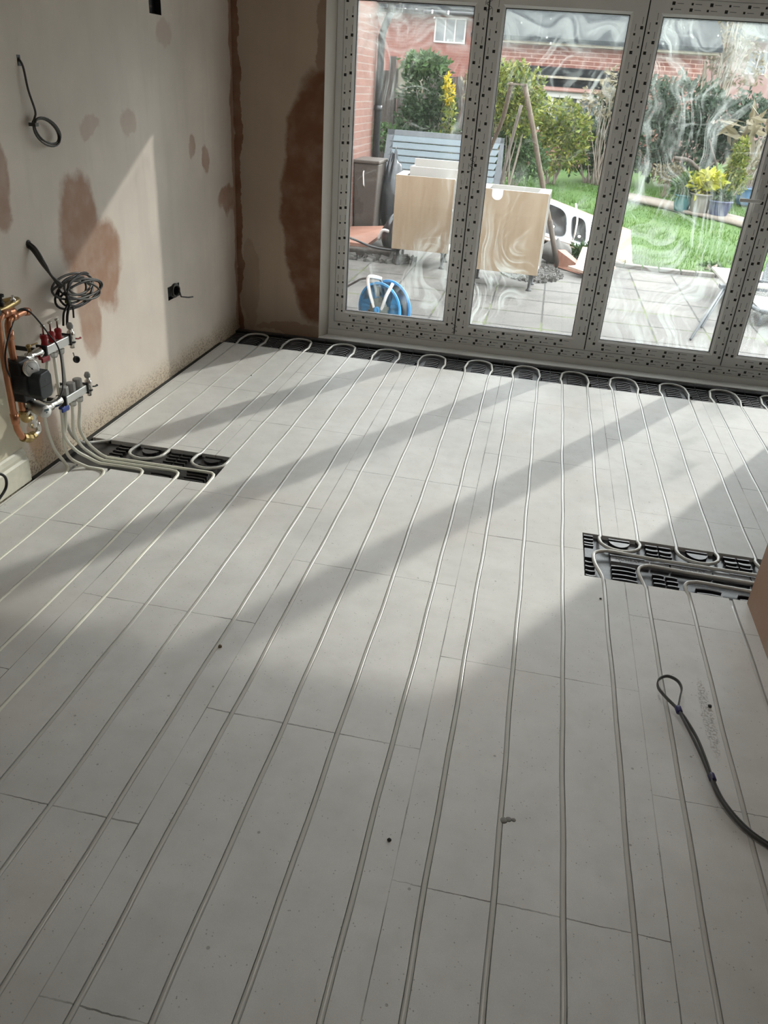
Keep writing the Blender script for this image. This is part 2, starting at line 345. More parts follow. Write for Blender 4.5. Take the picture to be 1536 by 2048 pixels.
# ------------------------------------------------------------------ mesh helpers
def se(v, e): return math.copysign(abs(v)**e, v)
def origin(o):
    v = Vector(o.location)
    while o.parent: o = o.parent; v += Vector(o.location)
    return v
class MB:
    def __init__(s): s.v = []; s.f = []; s.m = []; s.sm = []
    def add(s, vs, fs, mi=0, smooth=False):
        o = len(s.v); s.v += [tuple(v) for v in vs]
        for f in fs: s.f.append([o+i for i in f]); s.m.append(mi); s.sm.append(smooth)
        return s
    def hexa(s, b, t, mi=0):   # 4 bottom points (ccw from above), 4 top points
        return s.add(list(b)+list(t), [(3, 2, 1, 0), (4, 5, 6, 7), (0, 1, 5, 4), (1, 2, 6, 5), (2, 3, 7, 6), (3, 0, 4, 7)], mi)
    def box(s, x0, x1, y0, y1, z0, z1, mi=0):
        return s.hexa([(x0, y0, z0), (x1, y0, z0), (x1, y1, z0), (x0, y1, z0)], [(x0, y0, z1), (x1, y0, z1), (x1, y1, z1), (x0, y1, z1)], mi)
    def obox(s, c, ax, ay, az, hx, hy, hz, mi=0):
        c = Vector(c); ax, ay, az = Vector(ax)*hx, Vector(ay)*hy, Vector(az)*hz
        b = [c-ax-ay-az, c+ax-ay-az, c+ax+ay-az, c-ax+ay-az]
        return s.hexa(b, [q+2*az for q in b], mi)
    def tube(s, pts, r, n=10, mi=0, cap=True, smooth=True, prof=None, up=None, sq=1.0):
        pts = [Vector(p) for p in pts]; N = len(pts)
        rr = r if isinstance(r, (list, tuple)) else [r]*N
        T = [(pts[min(i+1, N-1)]-pts[max(i-1, 0)]).normalized() for i in range(N)]
        u = Vector(up) if up else (Vector((0, 0, 1)) if abs(T[0].z) < .9 else Vector((1, 0, 0)))
        vs = []
        for i in range(N):
            a = T[i].cross(u)
            if a.length < 1e-5: a = T[i].orthogonal()
            a.normalize(); b = a.cross(T[i]).normalized()
            if not up: u = b
            if prof: vs += [pts[i]+a*px+b*py for px, py in prof]
            else: vs += [pts[i]+(a*se(math.cos(2*math.pi*k/n), sq)+b*se(math.sin(2*math.pi*k/n), sq))*rr[i] for k in range(n)]
        m = len(prof) if prof else n
        fs = [(i*m+k, i*m+(k+1) % m, (i+1)*m+(k+1) % m, (i+1)*m+k) for i in range(N-1) for k in range(m)]
        if cap: fs += [tuple(range(m))[::-1], tuple((N-1)*m+k for k in range(m))]
        return s.add(vs, fs, mi, smooth)
    def lathe(s, c, axis, prof, n=20, mi=0, smooth=True):   # prof: (radius, distance along axis)
        c = Vector(c); ax = Vector(axis).normalized(); a = ax.orthogonal().normalized(); b = ax.cross(a)
        vs = []
        for r, h in prof: vs += [c+ax*h+(a*math.cos(2*math.pi*k/n)+b*math.sin(2*math.pi*k/n))*max(r, 1e-5) for k in range(n)]
        fs = [(i*n+k, i*n+(k+1) % n, (i+1)*n+(k+1) % n, (i+1)*n+k) for i in range(len(prof)-1) for k in range(n)]
        fs += [tuple(range(n))[::-1], tuple((len(prof)-1)*n+k for k in range(n))]
        return s.add(vs, fs, mi, smooth)
    def prism(s, poly, off, mi=0):
        n = len(poly); off = Vector(off)
        vs = [Vector(p) for p in poly]+[Vector(p)+off for p in poly]
        return s.add(vs, [tuple(range(n))[::-1], tuple(range(n, 2*n))]+[(i, (i+1) % n, n+(i+1) % n, n+i) for i in range(n)], mi)
    def build(s, name, mats, parent=None, bevel=0.0, loc=None):
        me = bpy.data.meshes.new(name); me.from_pydata(s.v, [], s.f)
        for m in (mats if isinstance(mats, (list, tuple)) else [mats]): me.materials.append(M[m] if isinstance(m, str) else m)
        me.polygons.foreach_set('material_index', s.m); me.polygons.foreach_set('use_smooth', s.sm)
        bm = bmesh.new(); bm.from_mesh(me); bmesh.ops.recalc_face_normals(bm, faces=bm.faces); bm.to_mesh(me); bm.free()
        o = bpy.data.objects.new(name, me); C.objects.link(o)
        if parent is not None:
            o.parent = parent; o.location = -origin(parent)
        elif loc:
            o.data.transform(Matrix.Translation(-Vector(loc))); o.location = loc
        if bevel:
            b = o.modifiers.new('bevel', 'BEVEL'); b.width = bevel; b.segments = 2; b.limit_method = 'ANGLE'; b.angle_limit = .6
        return o
def tag(o, label, cat, group=None, kind=None):
    o['label'] = label
    if cat: o['category'] = cat
    if group: o['group'] = group
    if kind: o['kind'] = kind
    return o
def struct(o): o['kind'] = 'structure'; return o
def empty(name, loc, label, cat, group=None):
    o = bpy.data.objects.new(name, None); C.objects.link(o); o.location = loc; o.empty_display_size = .1
    return tag(o, label, cat, group)
def smooth_path(pts, k=6):   # Catmull-Rom
    P = [Vector(p) for p in pts]; P = [P[0]*2-P[1]]+P+[P[-1]*2-P[-2]]; out = []
    for i in range(1, len(P)-2):
        for j in range(k):
            t = j/k; a, b, c, d = P[i-1], P[i], P[i+1], P[i+2]
            out.append(.5*((2*b)+(-a+c)*t+(2*a-5*b+4*c-d)*t*t+(-a+3*b-3*c+d)*t**3))
    return out+[P[-2]]

# ------------------------------------------------------------------ room shell
XL = -.115      # left wall face
CEIL = 2.42
def wob(k, y): return .0012*math.sin(y*6.1+k*1.7)+.0010*math.sin(y*15.3+k*2.9)
def gx(k, y): return .15*k+wob(k, y)
CUT_L = (-.09, .607, -1.93, -1.65)
CUT_R = (2.18, 3.45, -2.19, -1.86)
GW = .0071
def build_floor():
    mb = MB(); Z0, Z1 = -.02, 0.0
    ys = sorted(set([round(-6.4+.1*i, 3) for i in range(65)]+[CUT_L[2], CUT_L[3], CUT_R[2], CUT_R[3], 0.0]))
    for a, b in zip(ys[:-1], ys[1:]):
        ym = (a+b)/2
        def side(k, y, sgn):
            if k < 0: return -.085
            if k > 26: return 4.55
            return gx(k, y)+sgn*GW
        for k in range(-1, 27):
            l0, l1, r0, r1 = side(k, a, 1), side(k, b, 1), side(k+1, a, -1), side(k+1, b, -1)
            pieces = [(l0, l1, r0, r1)]
            for cx0, cx1, cy0, cy1 in (CUT_L, CUT_R):
                if cy0-1e-6 < ym < cy1+1e-6:
                    np_ = []
                    for (p0, p1, q0, q1) in pieces:
                        if q0 <= cx0 or p0 >= cx1: np_.append((p0, p1, q0, q1)); continue
                        if p0 < cx0: np_.append((p0, p1, cx0, cx0))
                        if q0 > cx1: np_.append((cx1, cx1, q0, q1))
                    pieces = np_
            for (p0, p1, q0, q1) in pieces:
                if ym < -2.19 and p0 > 2.80 and False: continue
                mb.hexa([(p0, a, Z0), (q0, a, Z0), (q1, b, Z0), (p1, b, Z0)], [(p0, a, Z1), (q0, a, Z1), (q1, b, Z1), (p1, b, Z1)])
    struct(mb.build('floor', 'floor'))
    s = MB().box(-.3, 4.8, -6.6, .44, -.08, -.0225); struct(s.build('floor', 'concrete_sub'))
build_floor()

def wall_with_holes(name, material, axis, face, a0, a1, z0, z1, holes, thick, depth=.035):
    """vertical wall whose visible face lies on axis=face; holes are (a0,a1,z0,z1) recesses"""
    A = sorted(set([a0, a1]+[h[0] for h in holes]+[h[1] for h in holes])); Z = sorted(set([z0, z1]+[h[2] for h in holes]+[h[3] for h in holes]))
    mb = MB()
    P = (lambda a, d, z: (face+d, a, z)) if axis == 0 else (lambda a, d, z: (a, face+d, z))
    sg = -1 if thick < 0 else 1
    for i in range(len(A)-1):
        for j in range(len(Z)-1):
            am, zm = (A[i]+A[i+1])/2, (Z[j]+Z[j+1])/2
            hole = any(h[0] < am < h[1] and h[2] < zm < h[3] for h in holes)
            d = sg*depth if hole else 0
            x = [P(A[i], d, Z[j]), P(A[i+1], d, Z[j]), P(A[i+1], thick, Z[j]), P(A[i], thick, Z[j])]
            mb.hexa(x, [(q[0], q[1], Z[j+1]) for q in x])
    return struct(mb.build(name, material))
HOLE_MID = (-.70, -.555, .42, .492); HOLE_TOP = (-.693, -.568, 1.762, 1.90)
wall_with_holes('wall_left', 'plaster_left', 0, XL, -6.5, .52, -.08, CEIL, [HOLE_MID, HOLE_TOP], -.2)
struct(MB().box(XL, .455, .355, .52, -.08, CEIL).build('wall_far', 'plaster_stub'))
rv = MB().prism([(.4555, .3553, -.0), (.4985, .455, -.0), (.4985, .52, 0), (.4555, .52, 0)], (0, 0, 2.13)); struct(rv.build('trim_1', 'reveal'))
struct(MB().box(.455, 4.75, .355, .60, 2.13, CEIL).box(3.965, 4.75, .355, .60, -.08, 2.13).build('wall_far', 'plaster_room'))
struct(MB().box(-.3, 4.75, -6.7, -6.5, -.08, CEIL).build('wall_back', 'plaster_room'))
struct(MB().box(4.55, 4.75, -6.5, .355, -.08, CEIL).build('wall_right', 'plaster_room'))
struct(MB().box(2.752, 2.90, -6.5, -2.195, -.02, CEIL).build('wall_right', 'plaster_right', bevel=.006))
struct(MB().box(-.35, 4.8, -6.75, .60, CEIL, CEIL+.15).build('ceiling', 'ceiling'))
for x, y, p in FILL_LIGHTS:  # panels made up to house the added fill lights, out of view
    o = MB().box(x-.31, x+.31, y-.31, y+.31, 2.39, 2.419).build('fill_light_panel', 'melamine', loc=(x, y, 2.42)); tag(o, 'square white panel added at the ceiling for fill light, %s' % ('above the camera' if y < -3 else 'nearer the doors'), 'lamp')
# exterior skin behind the left stub (outer leaf of the house wall)
struct(MB().box(-1.6, .498, .521, .60, -.2, 2.6).build('wall_outside', 'brick_near'))
# threshold strip and gap
struct(MB().box(.455, 3.965, .345, .449, -.022, .002).build('trim_2', 'upvc', bevel=.002))
struct(MB().box(XL, -.087, -2.10, .0, -.021, -.006).build('trim_3', 'membrane'))
# skirting board stub at far left
sk = MB().prism([(XL, 0, .002), (-.092, 0, .002), (-.092, 0, .095), (-.099, 0, .105), (-.099, 0, .118), (-.105, 0, .135), (-.111, 0, .142), (XL, 0, .144)], (0, -2.6, 0))
o = sk.build('baseboard_left', mat('chipped_cream_paint', (.60, .585, .49), .5, var=.14, scale=45)); o.location.y = -2.125; struct(o)

# ------------------------------------------------------------------ bifold door
YF = .455       # interior face of the sashes
def film_rows(mb, along, cross0, fixed, lo, hi, big=True, seed=0):
    """printed logo squares and lettering dashes of the protective film, raised .4 mm. along: 'z' or 'x'"""
    rr = random.Random(seed)
    def rect(a0, a1, c0, c1, mi):
        y0, y1 = fixed-.0005, fixed+.001
        if along == 'z': mb.box(c0, c1, y0, y1, a0, a1, mi)
        else: mb.box(a0, a1, y0, y1, c0, c1, mi)
    a = lo+rr.uniform(0, .06); k = rr.randint(0, 1)
    while a < hi-.06:
        s = .0155 if k % 2 == 0 else .0105
        rect(a, a+s, cross0-s/2, cross0+s/2, 1)
        if s > .01: rect(a+s*.38, a+s*.62, cross0+s*.05, cross0+s*.3, 2)
        b = a+s+.010
        for j in range(6): rect(b, b+.0050, cross0-.0011, cross0+.0011, 1); b += .0056
        a += rr.uniform(.088, .100); k += 1
def sash(n, x0, x1, gx0, gx1, marks_stile=True, z0=.098, z1=2.035, gz0=.173, gz1=1.955):
    root = bpy.data.objects.new('door_%d' % n, None); C.objects.link(root); root.location = ((x0+x1)/2, YF, z0); root['kind'] = 'structure'
    mb = MB(); y0, y1 = YF, YF+.065
    b = .014
    # mitred frame of four members
    def member(o0, o1, i1, i0):   # outer edge points o0->o1, inner i0->i1 in (x,z)
        mb.hexa([(o0[0], y0, o0[1]), (o1[0], y0, o1[1]), (o1[0], y1, o1[1]), (o0[0], y1, o0[1])],
                [(i0[0], y0, i0[1]), (i1[0], y0, i1[1]), (i1[0], y1, i1[1]), (i0[0], y1, i0[1])])
    O = [(x0, z0), (x1, z0), (x1, z1), (x0, z1)]; I = [(gx0-b, gz0-b), (gx1+b, gz0-b), (gx1+b, gz1+b), (gx0-b, gz1+b)]
    for i in range(4): member(O[i], O[(i+1) % 4], I[(i+1) % 4], I[i])
    # glazing bead, sloping to the glass
    G = [(gx0, gz0), (gx1, gz0), (gx1, gz1), (gx0, gz1)]
    for i in range(4):
        a, c, d, e = I[i], I[(i+1) % 4], G[(i+1) % 4], G[i]
        mb.hexa([(a[0], y0+.002, a[1]), (c[0], y0+.002, c[1]), (c[0], y0+.03, c[1]), (a[0], y0+.03, a[1])],
                [(e[0], y0+.014, e[1]), (d[0], y0+.014, d[1]), (d[0], y0+.03, d[1]), (e[0], y0+.03, e[1])])
    # printed film
    cols = [x0+.017, x0+.050, x1-.017, x1-.050] if marks_stile else []
    for i, c in enumerate(cols):
        film_rows(mb, 'z', c, y0, z0+.04, z1-.03, seed=n*10+i)
    film_rows(mb, 'x', z0+.018, y0, x0+.07, x1-.06, seed=n*10+5)
    film_rows(mb, 'x', z0+.045, y0, x0+.08, x1-.07, seed=n*10+6)
    if n != 2 and n != 1:
        film_rows(mb, 'x', z1-.018, y0, x0+.07, x1-.06, seed=n*10+7); film_rows(mb, 'x', z1-.045, y0, x0+.07, x1-.06, seed=n*10+8)
    fo = mb.build('door_frame', ['film', 'ink', 'gold'], root, bevel=0)
    g = MB()
    for i in range(4):
        a, c = G[i], G[(i+1) % 4]; t_ = .0035
        inn = [(gx0+t_, gz0+t_), (gx1-t_, gz0+t_), (gx1-t_, gz1-t_), (gx0+t_, gz1-t_)]
        d, e = inn[(i+1) % 4], inn[i]
        g.hexa([(a[0], y0+.0145, a[1]), (c[0], y0+.0145, c[1]), (c[0], y0+.04, c[1]), (a[0], y0+.04, a[1])],
               [(e[0], y0+.0145, e[1]), (d[0], y0+.0145, d[1]), (d[0], y0+.04, d[1]), (e[0], y0+.04, e[1])])
    g.build('gasket', 'rubber', root)
    MB().box(gx0-.006, gx1+.006, y0+.022, y0+.028, gz0-.006, gz1+.006).build('glass_pane', m_glass(n), root)
    return root

d1 = sash(1, .537, 1.3605, .609, 1.284)
d2 = sash(2, 1.3675, 2.2215, 1.457, 2.134)
d3 = sash(3, 2.2285, 3.0785, 2.308, 2.999)
d4 = sash(4, 3.0855, 3.905, 3.168, 3.825)
# outer frame
fr = MB()
fr.box(.498, .5355, YF-.008, YF+.07, .03, 2.12).box(3.9065, 3.965, YF-.008, YF+.07, .03, 2.12)
fr.box(.5355, 3.9065, YF-.008, YF+.07, 2.0365, 2.12).box(.5355, 3.9065, YF-.008, YF+.07, .045, .0965)
fr.box(.498, 3.965, YF-.016, YF+.07, .003, .045)
film_rows(fr, 'x', .078, YF-.008, .56, 3.88, seed=91); film_rows(fr, 'x', .058, YF-.008, .60, 3.88, seed=92)
film_rows(fr, 'x', 2.062, YF-.008, .56, 3.88, seed=93); film_rows(fr, 'x', 2.09, YF-.008, .60, 3.88, seed=94)
struct(fr.build('trim_4', ['upvc', 'ink', 'gold']))
# dark seals in the gaps between the leaves
for i, x in enumerate((1.364, 2.225, 3.082)):
    s = MB().box(x-.0035, x+.0035, YF+.012, YF+.06, .10, 2.03)
    s.build('seal', 'rubber', (d1, d2, d3)[i])
# film scribbles where the film was lapped over the first joint
def squiggle(z0, z1, n, seed):
    rr = random.Random(seed); pts = []
    for i in range(n):
        z = z0+(z1-z0)*i/(n-1)
        pts += [(1.364+(.013 if i % 2 else -.010)+rr.uniform(-.002, .002), YF-.001, z), (1.364+(.011 if i % 2 else -.012), YF-.001, z+(z1-z0)/n*.45)]
    return MB().tube(smooth_path(pts, 4), .0012, 6)
squiggle(.107, .165, 5, 1).build('film_marking', 'ink', d1); squiggle(1.93, 2.0, 5, 2).build('film_marking', 'ink', d1); squiggle(1.10, 1.19, 6, 4).build('film_marking', 'ink', d1)
# lever handle on leaf three, and the finger pull recess on leaf one
h = MB().box(3.022, 3.052, YF-.010, YF, 1.02, 1.20).tube([(3.037, YF-.008, 1.085), (3.037, YF-.048, 1.085)], .009, 12)
h.build('handle_plate', 'upvc', d3, bevel=.003)
MB().obox((2.985, YF-.052, 1.085), (1, 0, 0), (0, 1, 0), (0, 0, 1), .062, .006, .010).build('handle_lever', 'white', d3, bevel=.004)
MB().tube([(1.315+.013*math.cos(i*math.pi/12), YF-.0005, 1.06+.034*math.sin(i*math.pi/12)) for i in range(25)], .0035, 6).build('finger_pull', 'film', d1)

# ------------------------------------------------------------------ pipes
PR = .0066; ZP = -.0062
def straight(k, ya, yb):
    n = max(2, int(abs(yb-ya)/.05)); return [Vector((gx(k, ya+(yb-ya)*i/n), ya+(yb-ya)*i/n, ZP+.0006*math.sin((ya+(yb-ya)*i/n)*9+k))) for i in range(n+1)]
def far_loop(k):   # from pipe k up at y=0 round to pipe k+1
    x0, x1 = .15*k, .15*(k+1); pts = [(-.004, .03, 0), (-.012, .09, 0), (-.004, .16, .004)]
    out = [Vector((x0+a, y, ZP+.004+z)) for a, y, z in pts]
    cx = (x0+x1)/2
    for i in range(1, 8):
        t = math.pi*(1-i/8); out.append(Vector((cx+.080*math.cos(t), .17+.085*math.sin(t), ZP+.008)))
    out += [Vector((x1-a, y, ZP+.004+z)) for a, y, z in reversed(pts)]
    return out
def low_loop(k, y0, depth):    # from pipe k going down at y0 round to pipe k+1
    cx = .15*(k+.5); d = depth-.07
    out = [Vector((.15*k-.004, y0-.02, ZP+.003))]
    for i in range(0, 9):
        t = math.pi*(1+i/8); out.append(Vector((cx+.079*math.cos(t), y0-d+.066*math.sin(t), ZP+.006)))
    out.append(Vector((.15*(k+1)+.004, y0-.02, ZP+.003)))
    return out
def pipe_obj(pts, label, group=None, material='pipe', name='heating_pipe', r=PR):
    me = MB().tube(pts, r, 12, sq=.78)
    return tag(me.build(name, material, loc=tuple(pts[0])), label, 'pipe', group)
YE = -6.0
ML = -1.65; MR = -1.86
# 1: from the manifold, serpentine over pipes 0..5
GL_U = [(-.0, -2.034), (.0, -1.987), (.0, -1.936)]   # x, y of upper glands (z .505)
GL_L = [(.012, -1.974), (.012, -1.926), (.012, -1.871)]
head = smooth_path([(.0, -1.936, .503), (-.005, -1.935, .36), (-.035, -1.925, .26), (-.045, -1.88, .12), (-.050, -1.80, .045), (-.040, -1.72, .010), (-.005, -1.655, ZP+.004), (.0, -1.60, ZP)], 6)
p = head+straight(0, -1.57, -.02)+far_loop(0)+straight(1, -.02, ML)+low_loop(1, ML, .145)+straight(2, ML, -.02)+far_loop(2)+straight(3, -.02, ML)+low_loop(3, ML, .145)+straight(4, ML, -.02)+far_loop(4)+straight(5, -.02, YE)
pipe_obj(p, 'pale pipe snaking from the manifold in six runs along the left wall')
nm = {6: 'first', 8: 'second', 10: 'third', 12: 'fourth'}
for k in (6, 8, 10, 12):
    q = straight(k, YE, -.02)+far_loop(k)+straight(k+1, -.02, YE)
    pipe_obj(q, 'pale hairpin pipe along the whole floor, %s counting from the left' % nm[k], 'hairpin heating pipes across the floor')
q = straight(14, YE, -.02)+far_loop(14)+straight(15, -.02, MR)+low_loop(15, MR, .112)+straight(16, MR, -.02)+far_loop(16)+straight(17, -.02, MR)+low_loop(17, MR, .112)+straight(18, MR, -.02)+far_loop(18)+straight(19, -.02, MR)+low_loop(19, MR, .112)+straight(20, MR, -.02)+far_loop(20)+straight(21, -.02, MR)+[Vector((3.17, -1.93, ZP)), Vector((3.22, -1.97, ZP)), Vector((3.4, -1.98, ZP))]
pipe_obj(q, 'pale pipe snaking between the door and the black tray beside the right wall corner')
pipe_obj(straight(22, -1.9, -.02)+far_loop(22)+straight(23, -.02, -1.9), 'pale hairpin pipe at the far right edge by the door sill')
# trunk pipes leaving the right tray towards the camera
for k, yt, words in ((15, -1.998, 'leftmost'), (16, -2.062, 'middle'), (17, -2.125, 'rightmost')):
    x = .15*k
    q = straight(k, YE, -2.22)
    if k == 15: mid = [(x-.008, -2.165, ZP+.004), (x-.028, -2.10, ZP+.008), (x-.034, -2.045, ZP+.010), (x-.024, -2.016, ZP+.012), (x+.004, -1.998, ZP+.013), (x+.05, -1.992, ZP+.013)]
    elif k == 16: mid = [(x-.010, -2.165, ZP+.004), (x-.020, -2.118, ZP+.009), (x-.014, -2.083, ZP+.012), (x+.010, -2.063, ZP+.013), (x+.05, -2.057, ZP+.013)]
    else: mid = [(x-.006, -2.185, ZP+.006), (x-.008, -2.160, ZP+.010), (x+.004, -2.138, ZP+.013), (x+.030, -2.126, ZP+.013), (x+.06, -2.122, ZP+.013)]
    q += smooth_path([q[-1]]+[Vector(v_) for v_ in mid]+[Vector((x+.25, yt, ZP+.010)), Vector((3.4, yt-.002, ZP+.010))], 5)[1:]
    pipe_obj(q, 'pale pipe leaving the right tray towards the camera, %s of three' % words, 'pipes leaving the right tray')
pipe_obj([v+Vector((0, 0, -.003)) for v in straight(18, YE, -2.195)], 'dusty pipe in the groove hugging the foot of the right wall', r=.0062)
# feeds from the manifold into the left tray and out towards the camera
tr = [(0, None, 0), (1, -1.955, 1), (2, -1.900, 2), (3, -1.868, 3), (4, -1.835, 4)]
src = [(GL_U[0], .503), (GL_L[0], .28), (GL_U[1], .503), (GL_L[1], .28), (GL_L[2], .28)]
words = ['nearest the skirting board', 'turning at the tray corner', 'second from the left in the tray', 'third from the left in the tray', 'turning at the right end of the tray']
for i, (k, yt, _) in enumerate(tr):
    (sx_, sy_), sz = src[i]
    x = .15*k
    if k == 0:
        q = smooth_path([(sx_, sy_, sz), (-.02, -2.035, .40), (-.055, -2.03, .25), (-.055, -2.00, .10), (-.035, -1.975, .03), (-.012, -1.985, .004), (.0, -2.03, ZP), (.0, -2.10, ZP)], 6)+straight(0, -2.15, YE)
    else:
        q = smooth_path([(sx_, sy_, sz), (sx_-.004, sy_+.002, .24), (sx_-.010, sy_*.85-.15*1.93, .15), (.004+.003*k, sy_*.45+yt*.55-.006, .075), (.035+.004*k, yt-.006, .026), (.085, yt-.001, ZP+.012), (.125, yt, ZP+.010)]+
            ([(x-.10, yt+.001, ZP+.010)] if k > 1 else [])+[(x-.045, yt+.0015, ZP+.010)] if k > 1 else
            [(sx_, sy_, sz), (-.0, -1.975, .20), (-.02, -1.975, .12), (-.005, -1.968, .045), (.06, -1.956, .008), (.10, -1.952, ZP+.008)], 6)
        q = list(q)+[Vector((x-.018, yt-.001, ZP+.010)), Vector((x-.004, yt-.012, ZP+.009)), Vector((x+.001, yt-.03, ZP+.006))]+([Vector((x, -1.95, ZP))] if k > 1 else [])+straight(k, -2.0, YE)
    pipe_obj(q, 'milky pipe dropping from the manifold, %s' % words[i], 'feed pipes below the manifold', 'sunlit_pipe')

# ------------------------------------------------------------------ black trays
ZB = -.0205
class Ribs:
    def __init__(s, root, mats): s.root, s.mats = root, mats
    def one(s, name='rib'): return MB()
    def done(s, m, name='rib'): return m.build(name, s.mats, s.root)
def arc_rib(mb, x0, x1, y, sag, hw=.0055, ztop=-.004, n=8, mi=1):
    host = mb if isinstance(mb, Ribs) else None
    if host: mb = MB()
    pts = []
    for i in range(n+1):
        t = i/n; pts.append(Vector((x0+(x1-x0)*t, y+sag*(1-(2*t-1)**2), 0)))
    for a, b in zip(pts[:-1], pts[1:]):
        mb.hexa([(a.x, a.y-hw, ZB), (b.x, b.y-hw, ZB), (b.x, b.y+hw, ZB), (a.x, a.y+hw, ZB)], [(a.x, a.y-hw*.6, ztop), (b.x, b.y-hw*.6, ztop), (b.x, b.y+hw*.6, ztop), (a.x, a.y+hw*.6, ztop)], mi); mb.m[-6:] = [0, mi, 0, 0, 0, 0]
    if host: host.done(mb)
ordn = ['touching the left wall', 'second from the left wall', 'third from the left wall', 'fourth from the left wall', 'fifth from the left wall', 'sixth from the left wall', 'seventh from the left wall', 'eighth from the left wall', 'ninth from the left wall', 'tenth from the left wall', 'eleventh from the left wall', 'at the right edge of the photo', 'beyond the right edge']
for j in range(12):
    x0, x1 = .3*j-.075, .3*j+.225
    if j == 0: x0 = XL+.002
    x0 += .0008; x1 -= .0008
    root = empty('return_tray', ((x0+x1)/2, .17, ZB), 'black ribbed return tray by the door, %s' % ordn[j], 'pipe tray', 'black return trays along the door')
    b = MB().box(x0, x1, .001, .343, ZB-.0015, ZB+.002).box(x0, x1, .286, .343, ZB, -.004)
    b.box(x0, x1, .300, .306, -.004, -.002)
    b.build('tray_base', 'black_plastic', root)
    MB().box(max(x0+.001, .3*j-.002), .3*j+.152, .004, .25, ZB+.001, ZB+.0028).box(x0+.001, x1-.001, .288, .342, -.0045, -.0035).build('dusty_plate', 'dusty_plastic', root)
    r = Ribs(root, ['black_plastic', 'rib_grey']); xa, xb = .3*j, .3*j+.15
    for i in range(6):
        y = .012+i*.032; s = .010+.002*i
        if y < .20: arc_rib(r, xa+.032, xb-.032, y, s)
        xl = xb+.020; xr = .3*j+.222
        if xr > xl: arc_rib(r, xl+.006*(i < 2), xr, y+.012, .002)
        if j > 0 or True:
            xl2, xr2 = max(x0+.002, .3*j-.072), xa-.020
            if xr2-xl2 > .01: arc_rib(r, xl2, xr2-.006*(i < 2), y+.012, .002)
    arc_rib(r, xb+.012, .3*j+.222, .225, .0); arc_rib(r, max(x0+.002, .3*j-.072), xa-.012, .225, .0)
    MB().box(xb+.004, xb+.050, .238, .282, ZB+.001, ZB+.0035).build('socket_pocket', 'rubber', root)
    if j: MB().box(xa-.050, xa-.004, .238, .282, ZB+.001, ZB+.0035).build('socket_pocket', 'rubber', root)
    MB().box(.3*j+.0745 if False else x1-.0012, x1, .002, .30, ZB+.001, -.003).build('divider', 'rubber', root)

def text_mesh(txt, size, loc, parent, name='embossed_lettering', m='dusty_plastic', rotz=0, extr=.0008):
    cu = bpy.data.curves.new('t', 'FONT'); cu.body = txt; cu.size = size; cu.extrude = extr; cu.align_x = 'CENTER'; cu.align_y = 'CENTER'
    tmp = bpy.data.objects.new('t', cu); C.objects.link(tmp); bpy.context.view_layer.update()
    me = bpy.data.meshes.new_from_object(tmp.evaluated_get(bpy.context.evaluated_depsgraph_get()))
    bpy.data.objects.remove(tmp)
    me.transform(Matrix.Translation(loc) @ Matrix.Rotation(rotz, 4, 'Z')); me.materials.clear(); me.materials.append(M[m])
    o = bpy.data.objects.new(name, me); C.objects.link(o); o.parent = parent; o.location = -origin(parent)
    return o
def d_block(mb, cx, y0, w, dep, sgn=-1, mi=1):
    host = mb; mb = MB()   # half-moon block with two screw holes; flat side at y0
    n = 12; poly = [(cx-w/2, y0, ZB)]
    for i in range(n+1):
        t = i/n; poly.append((cx-w/2+w*t, y0+sgn*dep*math.sin(math.pi*t)**.6-.0001, ZB))
    poly.append((cx+w/2, y0, ZB)); mb.prism(poly, (0, 0, .0165), mi); q_ = len(poly); mb.m[-(q_+2):] = [0, mi]+[0]*q_
    for sx in (-.035, .035): mb.lathe((cx+sx, y0+sgn*dep*.45, ZB+.0166), (0, 0, 1), [(.003, 0), (.003, .0003)], 10, 0)
    host.done(mb, 'half_moon_block')
def supply_tray(cut, loops, kmax, label, rot=False):
    x0, x1, y0, y1 = cut
    root = empty('supply_tray', ((x0+x1)/2, (y0+y1)/2, ZB), label, 'pipe tray')
    MB().box(x0+.001, x1-.001, y0+.001, y1-.001, ZB-.0015, ZB+.002).build('tray_base', 'dusty_plastic' if not rot else 'black_plastic', root)
    return root
# right tray
rt = supply_tray(CUT_R, None, None, 'black ribbed tray with raised letters beside the right wall corner')
r = Ribs(rt, ['rubber', 'rib_grey']); xs0 = CUT_R[0]+.006
for k in (15, 17, 19, 21):     # inside loops k,k+1
    a, b = .15*k+.034, .15*(k+1)-.034
    arc_rib(r, a, b, -1.874, 0, .006); d_block(r, (a+b)/2, -1.892, b-a, .038); arc_rib(r, a, b, -1.962+.014, -.010, .0045)
for k in (16, 18, 20):
    for xa, xb in ((.15*k+.026, .15*k+.072), (.15*k+.078, .15*(k+1)-.026)):
        arc_rib(r, xa, xb, -1.880, 0, .006); arc_rib(r, xa, xb, -1.912, -.004, .010); arc_rib(r, xa, xb, -1.945, -.004, .005)
arc_rib(r, xs0, 2.222, -1.872, 0, .006)
for y in (-1.90, -1.928, -1.948): arc_rib(r, xs0, 2.222, y, -.002, .006)
MB().box(xs0, 2.226, -2.045, -1.975, ZB, -.004, 1).build('end_plate', ['rubber', 'dusty_plastic'], rt)
for y in (-2.075, -2.107, -2.139, -2.172): arc_rib(r, xs0, 2.222, y, -.004, .006)
for k in (15, 16, 17, 18, 19, 20, 21):
    a, b = .15*k+.034, .15*(k+1)-.026
    base = {15: -2.072, 16: -2.095}.get(k, -2.150)
    y = -2.080 if k == 15 else (-2.098 if k == 16 else -2.150)
    while y > -2.185:
        arc_rib(r, a, (a+b)/2-.003 if k % 2 == 0 else b, y, .004 if k % 2 else .002, .0055)
        if k % 2 == 0: arc_rib(r, (a+b)/2+.003, b, y-.003, .002, .0055)
        y -= .030
